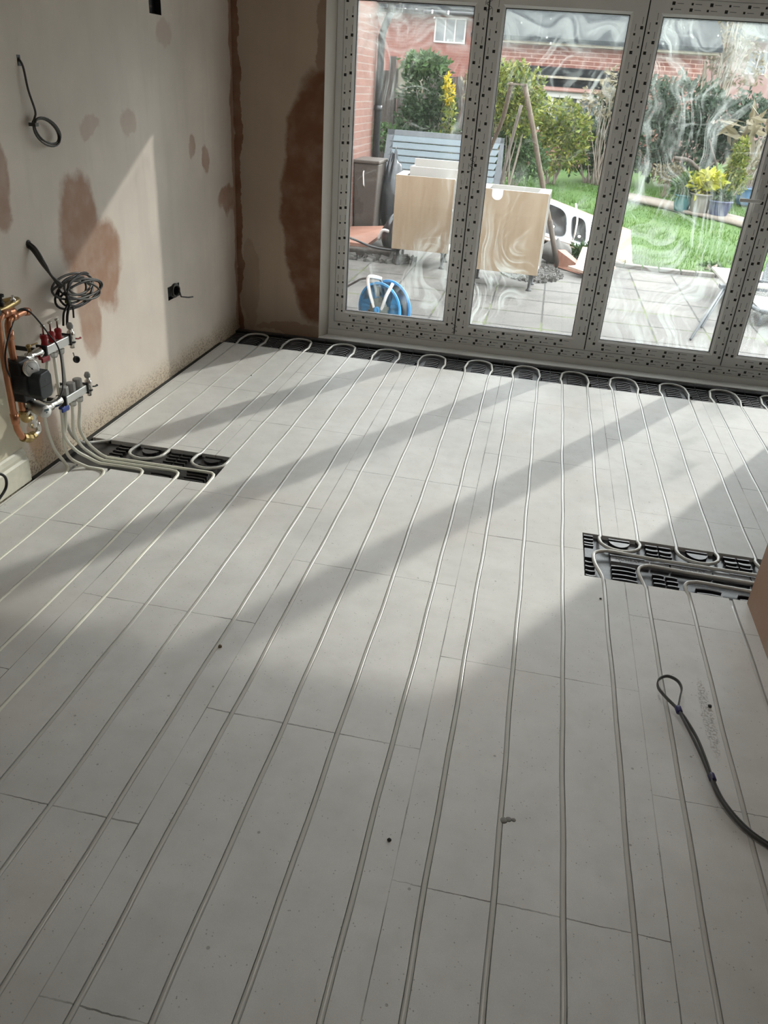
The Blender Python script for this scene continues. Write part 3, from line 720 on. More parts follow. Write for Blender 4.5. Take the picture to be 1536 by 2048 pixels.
for xa, xb, hx in ((2.285, 2.43, (2.32, 2.415)), (2.436, 2.505, (2.45, 2.49)), (2.511, 2.66, (2.60,)), (2.666, 2.80, (2.72,)), (2.806, 2.95, ())):
    pl = MB().box(xa, xb, -2.045 if xa < 2.45 else -2.048, -2.008, ZB, -.0045)
    for x in hx: pl.lathe((x, -2.041, -.0045), (0, 0, 1), [(.003, 0), (.003, .0003)], 10, 1)
    pl.build('name_plate', ['rib_grey', 'rubber'], rt)
for xa, xb, y in ((2.283, 2.415, -2.000), (2.49, 2.65, -2.002), (2.73, 2.88, -2.002)): MB().box(xa, xb, y, y+.007, ZB, -.0055).build('pipe_clip', 'dusty_plastic', rt)
text_mesh('NUHEAT', .024, (2.350, -2.024, -.0044), rt); text_mesh('NUHEAT', .024, (2.590, -2.026, -.0044), rt); text_mesh('NUHEAT', .024, (2.88, -2.026, -.0044), rt)
# left tray
lt = supply_tray(CUT_L, None, None, 'glossy black ribbed tray in the floor below the manifold', True)
r = Ribs(lt, ['rubber', 'black_plastic'])
for k in (1, 3):
    a, b = .15*k+.034, .15*(k+1)-.034
    arc_rib(r, a, b, -1.668, 0, .006); d_block(r, (a+b)/2, -1.686, b-a, .040); arc_rib(r, a, b, -1.748, -.010, .005)
for k in (0, 2):
    for xa, xb in ((.15*k+.024+.04*(k == 0), .15*k+.072), (.15*k+.078, .15*(k+1)-.024)):
        for y in (-1.676, -1.706, -1.737, -1.768, -1.796): arc_rib(r, xa, xb, y, -.003, .0065)
for k in (1, 2, 3):
    a, b = .15*k+.028, .15*(k+1)-.028
    for y in ((-1.922, ) if k == 1 else ((-1.895, -1.920) if k == 2 else (-1.862, -1.888, -1.914))): arc_rib(r, a, b, y, .004, .006)
for xa in (.16, .31, .46): MB().box(xa, xa+.10, -1.822, -1.815, ZB, -.006, 1).build('pipe_clip', ['rubber', 'black_plastic'], lt)
struct(MB().box(-.112, .05, -2.0, -1.66, -.0212, -.0195).build('trim_5', 'concrete_sub'))

# ------------------------------------------------------------------ manifold
mf = empty('heating_manifold', (XL, -2.0, .43), 'chrome underfloor heating manifold with black pump bolted to the left wall', 'manifold')
def rail(name, x, y0, y1, z):
    return MB().box(x-.017, x+.017, y0, y1, z-.0175, z+.0175).build(name, 'steel', mf, bevel=.003)
UX, LX = .0, .012
ur = rail('flow_rail', UX, -2.062, -1.885, .545); lr = rail('return_rail', LX, -1.998, -1.822, .316)
def bracket(y, x, z, par):
    MB().box(x-.022, x+.022, y-.004, y+.004, z-.023, z+.023).box(XL, x, y-.004, y+.004, z-.008, z+.008).build('bracket', 'rubber', par)
bracket(-2.060, UX, .545, ur); bracket(-1.887, UX, .545, ur); bracket(-1.996, LX, .316, lr); bracket(-1.824, LX, .316, lr)
for i, y in enumerate((-2.036, -1.987, -1.938)):
    fm = MB().lathe((UX, y, .5625), (0, 0, 1), [(.014, 0), (.0145, .004), (.0125, .008), (.0125, .024), (.0145, .026), (.0145, .036), (.009, .041)], 16).build('flow_meter', 'red', mf)
    MB().lathe((UX, y, .6035), (0, 0, 1), [(.0035, 0), (.0035, .030), (.008, .031), (.008, .037), (.005, .039)], 12).build('sight_stem', 'chrome', fm)
    MB().lathe((UX, y, .527), (0, 0, -1), [(.010, 0), (.010, .006), (.0165, .008), (.0165, .022), (.012, .028), (.007, .030)], 8, smooth=False).build('pipe_gland', 'steel', mf)
for i, y in enumerate((-1.974, -1.921, -1.868)):
    MB().lathe((LX, y, .3335), (0, 0, 1), [(.017, 0), (.017, .004), (.0195, .006), (.0195, .036), (.017, .039)], 10, smooth=False).build('valve_cap', 'grey_cap', mf)
    MB().lathe((LX, y, .298), (0, 0, -1), [(.010, 0), (.010, .006), (.0165, .008), (.0165, .022), (.012, .028), (.007, .030)], 8, smooth=False).build('pipe_gland', 'steel', mf)
def drain(x, y, z, hand, name):
    m = MB().lathe((x, y-.030, z), (0, 1, 0), [(.016, 0), (.016, .008), (.013, .010), (.013, .026), (.009, .03)], 12)
    m.lathe((x, y, z+.022), (0, 0, -1), [(.006, -.014), (.009, -.012), (.009, -.004), (.015, 0), (.016, .012), (.016, .034), (.012, .040), (.013, .052), (.010, .056), (.010, .068), (.004, .070)], 14)
    o = m.build('drain_valve', 'chrome', mf)
    MB().tube([(x, y+.012, z-.010), (x+.004, y+.045, z-.020), (x+.004, y+.062, z-.020)], [.003, .003, .005], 8).build('drain_handle', hand, o)
    MB().lathe((x, y, z-.020), (0, 0, -1), [(.0165, 0), (.0165, .004)], 14).build('seal_ring', 'rubber', o)
    MB().lathe((x, y, z+.046), (0, 0, 1), [(.012, -.010), (.014, 0), (.009, .012), (.004, .014)], 10).build('air_vent', 'grey_cap', o)
    return o
du = drain(UX, -1.852, .545, 'red', ''); dl = drain(LX, -1.788, .316, 'rubber', '')
MB().tube([(UX, -1.852, .478), (UX+.002, -1.850, .462), (UX+.004, -1.848, .455)], .0025, 6).build('cap_strap', 'grey_cap', du)
MB().lathe((UX+.004, -1.846, .448), (.85, -.4, .1), [(.0135, 0), (.0145, .002), (.0145, .010), (.010, .0102), (.009, .004)], 18).build('drain_cap', 'rubber', du)
# unions and isolating valves to the left of the rails
def union(x, ya, yb, z, hand, hz, hy):
    n = 7; pr = []
    L = yb-ya
    for i, rr_ in enumerate([.011, .011, .018, .018, .014, .019, .019, .013, .017, .017, .020, .020, .015]): pr.append((rr_, L*i/12))
    o = MB().lathe((x, ya, z), (0, 1, 0), pr, 16).build('union_fitting', 'chrome', mf)
    MB().lathe((x+.016, hy, hz), (1, 0, .1), [(.006, -.01), (.007, .012), (.010, .013), (.010, .018)], 10).obox((x+.034, hy, hz), (1, 0, 0), (0, 1, 0), (0, 0, 1), .004, .024, .009).build('butterfly_handle', hand, o, bevel=.003)
    return o
union(UX, -2.212, -2.064, .546, 'red', .527, -2.095); union(LX, -2.15, -2.0, .325, 'blue_plastic', .300, -2.030)
MB().lathe((UX-.01, -2.125, .553), (0, 0, 1), [(.007, 0), (.007, .022), (.010, .023), (.010, .032), (.004, .036)], 10).tube([(UX-.01, -2.125, .582), (UX+.01, -2.095, .588)], .003, 6).build('pressure_point', 'brass', mf)
# pump
pu = MB().lathe((.010, -2.225, .475), (1, 0, 0), [(.045, -.03), (.052, -.02), (.052, .035), (.046, .045)], 18)
pu.box(-.03, .035, -2.262, -2.192, .405, .565).build('pump_body', 'rubber', mf, bevel=.006)
oc = [(.050, -2.214+y_, .470+z_) for y_, z_ in ((.042, .030), (.028, .054), (-.024, .050), (-.040, .034), (-.042, -.032), (-.026, -.050), (.026, -.050), (.040, -.036))]
phd = MB().prism(oc, (.052, 0, 0)).build('pump_motor', 'slate', mf, bevel=.005)
MB().box(.1015, .1025, -2.246, -2.184, .468, .4705).build('motor_seam', 'rubber', phd)
MB().lathe((.1015, -2.214, .49), (1, 0, 0), [(.003, 0), (.003, .002)], 10).build('indicator', 'grey_cap', phd)
MB().lathe((.0, -2.205, .405), (0, 0, -1), [(.028, 0), (.030, .003), (.030, .012), (.024, .014)], 18).build('pump_nut', 'rubber', mf)
# temperature gauge
gn = Vector((1, -.45, .12)).normalized(); gc = Vector((.062, -2.232, .536))
g = MB().lathe(gc-gn*.03, gn, [(.006, 0), (.006, .018), (.030, .020), (.0325, .024), (.0325, .034), (.030, .035)], 28).build('temperature_gauge', 'chrome', mf)
MB().lathe(gc+gn*.0048, gn, [(.0300, 0), (.0300, .0008)], 28).build('dial', 'white', g)
a_ = gn.orthogonal().normalized(); b_ = gn.cross(a_)
tk = MB()
for i in range(20):
    a = math.radians(-130+i*260/19); dv = Vector((0, 0, 1)); dv = (dv-gn*dv.dot(gn)).normalized(); sv = dv.cross(gn)
    d_ = dv*math.cos(a)+sv*math.sin(a); tk.obox(gc+gn*.006+d_*.024, d_, gn.cross(d_), gn, .0025, .0004, .0003)
d_ = (dv*math.cos(-.7)+sv*math.sin(-.7)); tk.obox(gc+gn*.0063+d_*.006, d_, gn.cross(d_), gn, .013, .0008, .0004).lathe(gc+gn*.006, gn, [(.003, 0), (.003, .001)], 10)
tk.build('dial_marks', 'ink', g)
# thermostatic mixing valve under the pump
v = MB().lathe((.0, -2.185, .392), (0, 0, -1), [(.022, 0), (.022, .016), (.018, .02), (.020, .05), (.020, .075), (.016, .08), (.018, .092), (.018, .112), (.012, .118)], 18)
v.tube([(.0, -2.19, .36), (.0, -2.225, .345)], .014, 12)
v.build('mixing_valve', 'chrome', mf)
hd = MB().lathe((.0, -2.190, .372), (.93, -.36, -.06), [(.015, 0), (.016, .02), (.024, .024), (.0255, .05), (.0255, .098), (.023, .102)], 28).build('thermostat_head', 'steel', mf)
hn = Vector((.93, -.36, -.06)).normalized(); hc = Vector((.0, -2.190, .372))+hn*.1021
MB().lathe(hc, hn, [(.0205, 0), (.0205, .0006)], 28).build('label', 'white', hd)
up_ = (Vector((0, 0, 1))-hn*hn.z).normalized(); rt_ = up_.cross(hn)
MB().obox(hc+hn*.0008+up_*.009, rt_, up_, hn, .010, .005, .0003).obox(hc+hn*.0008-up_*.001, rt_, up_, hn, .003, .0025, .0003).build('label_print', mat('grey_blue_print', (.08, .13, .16), .5), hd)
# brass elbows
b = MB().tube(smooth_path([(.0, -2.236, .360), (.0, -2.236, .335), (.002, -2.224, .322), (.002, -2.200, .322)], 5), [.014]*16, 12).lathe((.0, -2.236, .352), (0, 0, -1), [(.017, 0), (.017, .014)], 6, smooth=False).lathe((.002, -2.214, .322), (0, 1, 0), [(.016, 0), (.016, .012)], 6, smooth=False)
b.build('brass_elbow', 'brass', mf)
b = MB().lathe((.0, -2.262, .262), (0, .75, -.35), [(.017, 0), (.018, .014), (.014, .02), (.019, .030), (.019, .046), (.013, .050)], 8, smooth=False)
b.lathe((.0, -2.212, .243), (0, 1, .12), [(.014, 0), (.017, .006), (.017, .020), (.012, .024)], 8, smooth=False)
b.build('brass_elbow', 'brass', mf)
MB().tube(smooth_path([(.0, -2.195, .244), (.0, -2.172, .246), (.0, -2.160, .256), (.0, -2.165, .285)], 5), .0125, 12).build('chrome_bend', 'chrome', mf)
# probe cable draped over the copper
pc = smooth_path([(.02, -2.300, .52), (.02, -2.312, .56), (.02, -2.300, .62), (.01, -2.225, .695), (.0, -2.165, .728), (.012, -2.135, .725), (.02, -2.100, .690), (.03, -2.045, .610), (.05, -2.025, .55), (.075, -2.06, .47), (.10, -2.115, .415), (.10, -2.16, .392), (.09, -2.21, .400), (.07, -2.235, .42)], 6)
MB().tube(pc, .0033, 8).build('probe_cable', 'rubber', mf)

def copper(name, pts, label, elbows=()):
    root = empty(name, pts[0], label, 'pipe')
    MB().tube(pts, .0125, 14).build('copper_tube', 'copper', root)
    for (a, b) in elbows: MB().lathe(a, Vector(b)-Vector(a), [(.0140, 0), (.0150, .001), (.0150, (Vector(b)-Vector(a)).length)], 14).build('solder_collar', 'copper', root)
    return root
copper('copper_pipe', smooth_path([(.0, -2.2355, .352), (.0, -2.236, .50), (.0, -2.238, .655), (.0, -2.235, .695), (.0, -2.212, .712), (.0, -2.13, .716), (.0, -2.105, .710)], 5),
       'shiny copper pipe nearer the pump, rising to a bent elbow', [((0, -2.236, .64), (0, -2.236, .672)), ((.0, -2.214, .7125), (.0, -2.185, .714)), ((0, -2.13, .7155), (0, -2.108, .711))])
copper('copper_pipe', smooth_path([(.0, -2.262, .262), (.0, -2.278, .290), (.0, -2.288, .335), (.0, -2.290, .50), (.0, -2.290, .69), (.0, -2.275, .728), (.0, -2.24, .735), (.0, -2.19, .733)], 5),
       'tall copper pipe furthest from the pump, bending out at its foot', [((0, -2.287, .33), (0, -2.289, .37)), ((0, -2.26, .7355), (0, -2.225, .7355))])
v = empty('isolation_valve', (-.02, -2.22, .77), 'small dark brass valve on top of the copper pipes at the left edge', 'valve')
MB().tube(smooth_path([(-.095, -2.11, .735), (-.06, -2.10, .745), (-.03, -2.12, .75), (-.015, -2.20, .75), (-.015, -2.28, .745)], 4), .013, 12).build('valve_body', 'brass', v)
MB().lathe((-.015, -2.235, .76), (0, 0, 1), [(.010, 0), (.012, .012), (.007, .014), (.007, .03), (.014, .032), (.014, .04)], 12).build('valve_stem', 'rubber', v)
MB().lathe((-.015, -2.165, .758), (0, 0, 1), [(.009, 0), (.010, .010), (.005, .013), (.005, .024)], 12).build('screw_cap', 'chrome', v)
MB().lathe((-.015, -2.30, .745), (0, 1, 0), [(.022, 0), (.024, .004), (.024, .03), (.018, .034)], 14).build('union_nut', 'rubber', v)

# ------------------------------------------------------------------ wall cables
def coil(c, ry, rz, turns, tilt, seed, jitter=.008, dx=.012, n=26):
    rr = random.Random(seed); pts = []; ph = rr.uniform(0, 6)
    for i in range(int(turns*n)+1):
        a = ph+2*math.pi*i/n; k = i/n
        ay, az = ry*(1+jitter*9*math.sin(k*1.9+seed)), rz*(1+jitter*11*math.cos(k*2.3+seed))
        y, z = ay*math.cos(a), az*math.sin(a)
        pts.append(Vector((c[0]+dx*math.sin(a*.5+k)+.002*k, c[1]+y*math.cos(tilt)-z*math.sin(tilt)+jitter*math.sin(k*3), c[2]+y*math.sin(tilt)+z*math.cos(tilt)+jitter*math.cos(k*2.1))))
    return pts
c1 = empty('coiled_cable', (XL, -1.773, 1.534), 'thin grey cable coiled and hanging high on the left wall', 'cable')
MB().tube(smooth_path([(XL-.005, -1.776, 1.545), (XL+.012, -1.772, 1.515), (XL+.016, -1.765, 1.44), (XL+.020, -1.745, 1.37), (XL+.018, -1.752, 1.345), (XL+.016, -1.765, 1.33)], 6), .0042, 8).build('hanging_strand', 'cable_grey', c1)
MB().tube(coil((XL+.020, -1.690, 1.297), .085, .042, 3.3, -.30, 3, .004, .004), .0036, 8).build('coil', 'cable_grey', c1)
MB().box(XL+.006, XL+.034, -1.777, -1.755, 1.318, 1.330).build('binding', 'cable_grey', c1)
MB().box(XL-.002, XL+.001, -1.784, -1.764, 1.515, 1.550).build('wall_hole', 'rubber', c1)
c2 = empty('cable_bundle', (XL, -1.878, .906), 'thick bundle of dark cables looped on the left wall above the manifold', 'cable')
m = MB()
for i in range(5):
    d = .006*math.cos(i*1.3), .006*math.sin(i*1.3)
    m.tube(smooth_path([(XL-.01, -1.878+d[0], .912+d[1]), (XL+.02+d[1], -1.874+d[0], .885+d[1]), (XL+.045+d[0], -1.862+d[1], .83), (XL+.06, -1.845-d[0], .785+d[0]), (XL+.07+d[1], -1.805+d[0], .735+d[1])], 6), .0055, 8)
m.build('trunk', 'cable_grey', c2)
for i, (cy_, cz_, ry_, rz_, tl, tn) in enumerate([(-1.69, .715, .150, .040, -.08, 2.1), (-1.685, .69, .135, .050, .10, 2.0), (-1.67, .70, .125, .035, -.22, 2.0), (-1.70, .70, .115, .055, .05, 1.6)]):
    MB().tube(coil((XL+.065, cy_, cz_), ry_, rz_, tn, tl, 11+i, .010, .03), .0048, 8).build('cable_loop', 'rubber' if i % 2 else 'cable_grey', c2)
m = MB()
m.tube(smooth_path([(XL+.08, -1.79, .70), (XL+.085, -1.80, .665), (XL+.085, -1.835, .635), (XL+.08, -1.842, .585)], 5), .0045, 8)
m.tube(smooth_path([(XL+.08, -1.785, .70), (XL+.085, -1.79, .66), (XL+.085, -1.812, .62), (XL+.08, -1.815, .580)], 5), .0055, 8)
m.tube(smooth_path([(XL+.08, -1.78, .70), (XL+.085, -1.775, .66), (XL+.085, -1.765, .64), (XL+.08, -1.760, .598)], 5), .0040, 8)
m.build('loose_ends', 'rubber', c2)
MB().lathe((XL+.082, -1.792, .672), (0, .2, 1), [(.011, -.006), (.012, 0), (.011, .006)], 12).build('green_tape', mat('green_sleeve', (.05, .10, .01), .5), c2)
MB().lathe((XL+.001, -1.878, .906), (1, 0, 0), [(.018, -.004), (.016, .001)], 14).build('wall_hole', 'rubber', c2)
lc = MB().tube(smooth_path([(-.112, -2.50, .17), (-.07, -2.42, .145), (-.062, -2.365, .145), (-.06, -2.325, .112), (-.06, -2.33, .070), (-.065, -2.375, .040), (-.07, -2.44, .015), (-.07, -2.60, .006)], 6), .0055, 8)
tag(lc.build('black_cable', 'rubber', loc=(-.07, -2.42, .13)), 'black cable curling in front of the cream skirting board at the left edge', 'cable')
# sockets
def backbox(h, label):
    b = MB(); y0, y1, z0, z1 = h; x0 = XL-.034
    b.box(x0, x0+.001, y0+.001, y1-.001, z0+.001, z1-.001)
    for q in ((y0+.0005, y0+.0015, z0, z1), (y1-.0015, y1-.0005, z0, z1), (y0, y1, z0+.0005, z0+.0015), (y0, y1, z1-.0015, z1-.0005)): b.box(x0, XL+.001, q[0], q[1], q[2], q[3])
    return b
sb = empty('socket_box', (XL, -.63, .455), 'small black socket back box sunk low in the left wall with a curled cable', 'socket')
backbox(HOLE_MID, '').build('back_box', 'rubber', sb)
MB().tube(coil((XL+.004, -.625, .462), .048, .032, 3.4, 0, 5, .003, .006)+[Vector((XL+.03, -.60, .425)), Vector((XL+.05, -.55, .412)), Vector((XL+.055, -.50, .405))], .0042, 8).build('curled_cable', 'cable_grey', sb)
st = empty('socket_box', (XL, -.63, 1.83), 'tall empty black back box high in the left wall near the corner', 'socket')
backbox(HOLE_TOP, '').build('back_box', 'rubber', st)
MB().box(XL-.033, XL-.028, -.67, -.60, 1.79, 1.80).box(XL-.033, XL-.020, -.64, -.63, 1.84, 1.855).build('lugs', 'cable_grey', st)

# ------------------------------------------------------------------ cable loop on the floor
fc = empty('floor_cable', (2.45, -2.95, 0), 'flat grey cable with a taped loop lying on the floor at the right', 'cable')
prof = [(-.0045, -.0022), (.0045, -.0022), (.0052, 0), (.0045, .0022), (-.0045, .0022), (-.0052, 0)]
flat = [(p_[1]*1.0, p_[0]*1.0) for p_ in prof]
s1 = smooth_path([(2.80, -3.47, .006), (2.70, -3.39, .006), (2.605, -3.315, .008), (2.535, -3.262, .011), (2.492, -3.19, .016), (2.474, -3.12, .022), (2.462, -3.06, .026), (2.447, -2.99, .028), (2.428, -2.915, .030), (2.418, -2.882, .030), (2.393, -2.850, .034), (2.372, -2.815, .038), (2.375, -2.782, .042), (2.402, -2.760, .044), (2.430, -2.770, .042), (2.440, -2.798, .038), (2.432, -2.835, .033), (2.424, -2.882, .029), (2.440, -2.92, .026), (2.462, -2.985, .022), (2.474, -3.06, .020), (2.482, -3.12, .017), (2.501, -3.19, .012), (2.545, -3.258, .008), (2.61, -3.306, .006), (2.705, -3.378, .006), (2.81, -3.455, .006)], 6)
MB().tube(s1, 0, prof=flat, up=(0, 0, 1)).build('flat_strand', 'cable_flat', fc)
for (x, y, z, dx_, dy_) in ((2.421, -2.886, .030, .15, -.98), (2.478, -3.118, .020, .15, -.98)):
    MB().lathe((x, y+.010, z), (dx_, dy_, -.05), [(.0085, 0), (.0095, .002), (.0095, .020), (.0085, .022)], 12).build('tape_wrap', 'tape', fc)
# crumbs on the floor
def crumb(x, y, s, m, label, seed, cat='debris'):
    rr = random.Random(seed); bm = bmesh.new(); bmesh.ops.create_icosphere(bm, subdivisions=2, radius=s)
    for vv in bm.verts: vv.co *= rr.uniform(.75, 1.15); vv.co.z = vv.co.z*.6+s*.5
    me = bpy.data.meshes.new('crumb'); bm.to_mesh(me); bm.free(); me.materials.append(M[m])
    o = bpy.data.objects.new('crumb', me); C.objects.link(o); o.location = (x, y, 0); tag(o, label, cat)
M['bead'] = mat('brown_bead', (.10, .055, .015), .4)
crumb(1.062, -2.942, .0065, 'bead', 'small brown crumb on the floor left of centre, by a board joint', 1)
crumb(2.527, -2.812, .006, 'membrane', 'small black crumb touching a pipe groove above the cable loop', 2)
crumb(1.700, -3.50, .005, 'membrane', 'small black crumb on bare board in the lower middle of floor', 3)
crumb(2.232, -2.33, .004, 'membrane', 'small black crumb below the left end of the right tray', 4)
crumb(.305, -.56, .004, 'membrane', 'small black crumb on the lit floor near the left wall', 6)
def smudge(x, y, label):
    q = MB()
    for i in range(3): q.lathe((x+.012*i, y+.006*i*(1 if i < 2 else .6), 0), (0, 0, 1), [(.010-.002*i, 0), (.008-.002*i, .0012)], 9)
    return tag(q.build('putty_smear', mat('grey_putty', (.22, .215, .205), .8)), label, 'debris')
smudge(1.958, -3.375, 'grey putty smear on the floor boards in the lower middle')

# ================================================================== outside
ZG = -.10
def gz(y): return ZG if y < 5 else ZG+.055*(y-5)
struct(MB().box(-3, 8, .60, 5.6, -.25, ZG).build('patio', 'paving'))
# lawn, rising gently, with a curved edge to the patio
def lawn():
    rr = random.Random(4); mb = MB(); nx, ny = 90, 70
    edge = lambda x: 5.35 if x < 2.6 else (4.72+.35*(x-3.4)**2*(.6 if x < 3.4 else .55))
    vs = []
    for j in range(ny+1):
        for i in range(nx+1):
            x = .9+(12-.9)*i/nx; e = min(edge(x), 5.9); y = e+(15-e)*(j/ny)**1.3
            vs.append((x, y, gz(y)+.03+(.012*math.sin(x*5+y*3)+rr.uniform(-.008, .008) if j else -.03)))
    fs = [(j*(nx+1)+i, j*(nx+1)+i+1, (j+1)*(nx+1)+i+1, (j+1)*(nx+1)+i) for j in range(ny) for i in range(nx)]
    mb.add(vs, fs, 0, True); o = mb.build('lawn', 'lawn'); struct(o)
    v = []; f = []
    for k in range(26000):
        x = rr.uniform(1.0, 7.5); y = 4.6+5.8*rr.random()**1.4
        e = min(edge(x), 5.9)
        if y < e+.01: continue
        a = rr.uniform(0, math.pi); h = rr.uniform(.03, .065); w_ = .004+.0007*y; dx, dy = math.cos(a)*w_, math.sin(a)*w_; z = gz(y)+.015
        n = len(v); lx, ly = rr.uniform(-.02, .02), rr.uniform(-.02, .02)
        v += [(x-dx, y-dy, z), (x+dx, y+dy, z), (x+lx, y+ly, z+h)]; f.append((n, n+1, n+2))
    g = MB().add(v, f); b = g.build('grass_blades', m_leaf('blade', [(.05, .11, .015), (.085, .165, .03), (.13, .20, .055)], .3))
    tag(b, 'short green grass blades growing on the garden lawn', 'grass', kind='stuff')
lawn()
struct(MB().prism([(-9, 5.6, -.26), (.95, 5.6, -.26), (.95, 15, -.26), (-9, 15, -.26)], (0, 0, .20)).build('soil_bed', 'soil'))
struct(MB().box(-30, 40, 5.61, 70, -.6, -.25).build('ground', 'soil'))
# curved row of kerb setts between patio and lawn
kr = random.Random(9)
def ke(x): return 5.3 if x < 2.6 else (4.70+.35*(x-3.4)**2*(.6 if x < 3.4 else .55))
mb = MB()
x = 2.62
while x < 4.6:
    L = kr.uniform(.16, .24); y0 = ke(x); y1 = ke(x+L); d = Vector((L, y1-y0, 0)); n = Vector((-d.y, d.x, 0)).normalized()
    c = Vector((x, y0, ZG)); t_ = d.length; d.normalize()
    mb.obox(c+d*t_/2-n*.05+Vector((0, 0, .02)), d, n, (0, 0, 1), t_/2-.006, .05, .022); x += L
struct(mb.build('kerb_edge', 'kerb_stone', bevel=.006))
# stepping path across the lawn
def path_row(pts, wd):
    P = smooth_path(pts, 6); mb = MB(); vs = []
    for i, p_ in enumerate(P):
        q = P[min(i+1, len(P)-1)]-P[max(i-1, 0)]; n = Vector((-q.y, q.x, 0)).normalized()
        for s in (-1, 1):
            c = Vector(p_)+n*wd*s; vs.append((c.x, c.y, gz(c.y)+.052))
    return mb.add(vs, [(2*i, 2*i+1, 2*i+3, 2*i+2) for i in range(len(P)-1)], 0, True)
o = path_row([(3.0, 9.3, 0), (3.5, 8.95, 0), (4.0, 8.5, 0), (4.5, 8.05, 0), (4.9, 7.5, 0), (5.0, 7.0, 0)], .24).build('garden_path', 'stone_path')
o.modifiers.new('s', 'SOLIDIFY').thickness = .04; struct(o)

def leaves(n, clumps, size, seed, flat=.0, elong=1.8):
    """leaf quads folded on their midrib, filling ellipsoidal clumps (cx,cy,cz,rx,ry,rz,weight)"""
    rr = np.random.RandomState(seed); V = []; Fc = []
    wts = np.array([c[6] if len(c) > 6 else c[3]*c[5] for c in clumps]); wts = wts/wts.sum()
    cnt = (wts*n).astype(int)
    for c, k in zip(clumps, cnt):
        u = rr.normal(size=(k, 3)); u /= np.linalg.norm(u, axis=1)[:, None]
        rad = rr.uniform(.35, 1, size=(k, 1))**.5*(1+.16*np.sin(u[:, :1]*7+u[:, 2:3]*9+seed))
        P = np.array(c[:3])+u*rad*np.array(c[3:6])
        for i in range(k):
            s = size*rr.uniform(.6, 1.3); d = rr.normal(size=3)+u[i]*.8; d[2] -= flat; d /= np.linalg.norm(d)
            a = np.cross(d, rr.normal(size=3)); a /= np.linalg.norm(a); nrm = np.cross(a, d)
            p_ = P[i]; o = len(V)
            V += [tuple(p_), tuple(p_+d*s*elong*.5+a*s*.42+nrm*s*.12), tuple(p_+d*s*elong), tuple(p_+d*s*elong*.5-a*s*.42+nrm*s*.12)]
            Fc += [(o, o+1, o+2, o+3)]
    return MB().add(V, Fc)
def branches(base, clumps, seed, r=.015, n=8):
    rr = random.Random(seed); mb = MB()
    for i in range(n):
        c = clumps[i % len(clumps)]
        e = Vector((c[0]+rr.uniform(-.8, .8)*c[3], c[1]+rr.uniform(-.6, .6)*c[4], c[2]+rr.uniform(-.2, .9)*c[5])); b = Vector(base)+Vector((rr.uniform(-.08, .08), rr.uniform(-.08, .08), 0))
        m_ = b.lerp(e, .5)+Vector((rr.uniform(-.1, .1), rr.uniform(-.1, .1), .05)); q = smooth_path([b, m_, e], 5)
        mb.tube(q, [r*(1-.75*j/len(q)) for j in range(len(q))], 6)
    return mb
def shrub(name, base, clumps, n, size, leafm, label, cat, seed, twig='twig', nb=8, r=.014, elong=1.8, group=None):
    root = empty(name, base, label, cat, group)
    leaves(n, clumps, size, seed, elong=elong).build('foliage', leafm, root)
    branches(base, clumps, seed, r, nb).build('stems', twig, root)
    return root
# --- neighbouring brick wall of the extension, downpipe and gutter
struct(MB().box(-2.4, -.355, .60, 5.62, -.2, 3.1).build('wall_extension', 'brick_near'))
o = MB().tube([(-.30, 5.60, ZG), (-.30, 5.60, 2.02), (-.26, 5.58, 2.14), (-.20, 5.57, 2.26)], .042, 12).lathe((-.30, 5.60, 1.25), (0, 0, 1), [(.05, 0), (.05, .06)], 12)
tag(o.build('downpipe', 'black_plastic', loc=(-.30, 5.60, ZG)), 'dark rainwater downpipe at the corner of the near brick wall', 'downpipe')
gt = MB().tube([(-.20, 5.57, 2.26), (-.20, 5.57, 2.34)], .05, 12).box(-.40, -.10, 5.50, 5.66, 2.34, 2.42).box(-.36, .16, 5.62, 5.70, 2.26, 2.30)
tag(gt.build('gutter_bracket', 'black_plastic', loc=(-.2, 5.57, 2.26)), 'black gutter end and bracket above the downpipe', 'gutter')
# --- fence along the left rear of the garden
fe = empty('garden_fence', (-.2, 8.3, ZG), 'dark weathered wooden fence behind the shrubs on the left', 'fence')
rr = random.Random(2); m = MB(); x = -1.6
while x < .72:
    wd = rr.uniform(.11, .14); top = 1.72+rr.uniform(-.03, .03)
    if -.62 < x < -.22: top = 1.45
    m.box(x, x+wd-.008, 8.30, 8.32, ZG, top); x += wd
m.build('boards', 'fence_wood', fe)
m = MB()
for x in (-.66, .0, .66): m.box(x-.05, x+.05, 8.22, 8.30, ZG, 1.90 if x < 0 else 1.78)
m.build('posts', 'fence_wood', fe)
MB().box(-.60, .0, 8.33, 8.35, 1.50, 1.82).build('trellis_panel', 'fence_pale', fe)
MB().box(-.60, -.22, 8.28, 8.31, 1.44, 1.49).build('rail', 'fence_pale', fe)
MB().box(-.66, -.42, 8.26, 8.31, .90, .94).build('rail', 'fence_pale', fe)
# --- shrubs
shrub('evergreen_shrub', (.10, 7.2, gz(7.2)-.05), [(.02, 7.25, 1.45, .36, .30, .42), (.18, 7.2, 1.05, .34, .30, .45), (-.12, 7.2, 1.0, .26, .25, .40), (.05, 7.2, .65, .34, .3, .35)], 4200, .042, 'leaf_dark', 'tall dark green shrub with glossy leaves in front of the dark fence', 'shrub', 21, 'pale_twig', 9)
o = leaves(700, [(-.02, 7.2, 1.80, .30, .22, .13)], .05, 5).build('foliage', 'leaf_mid', bpy.data.objects['evergreen_shrub'])
shrub('flowering_shrub', (.36, 6.95, gz(6.9)), [(.34, 6.95, 1.50, .05, .08, .18), (.40, 6.95, 1.15, .07, .1, .28), (.36, 6.95, .75, .09, .1, .3)], 620, .036, 'leaf_yellow', 'narrow shrub with bright yellow flower spikes beside the dark evergreen', 'shrub', 5, nb=4, r=.008)
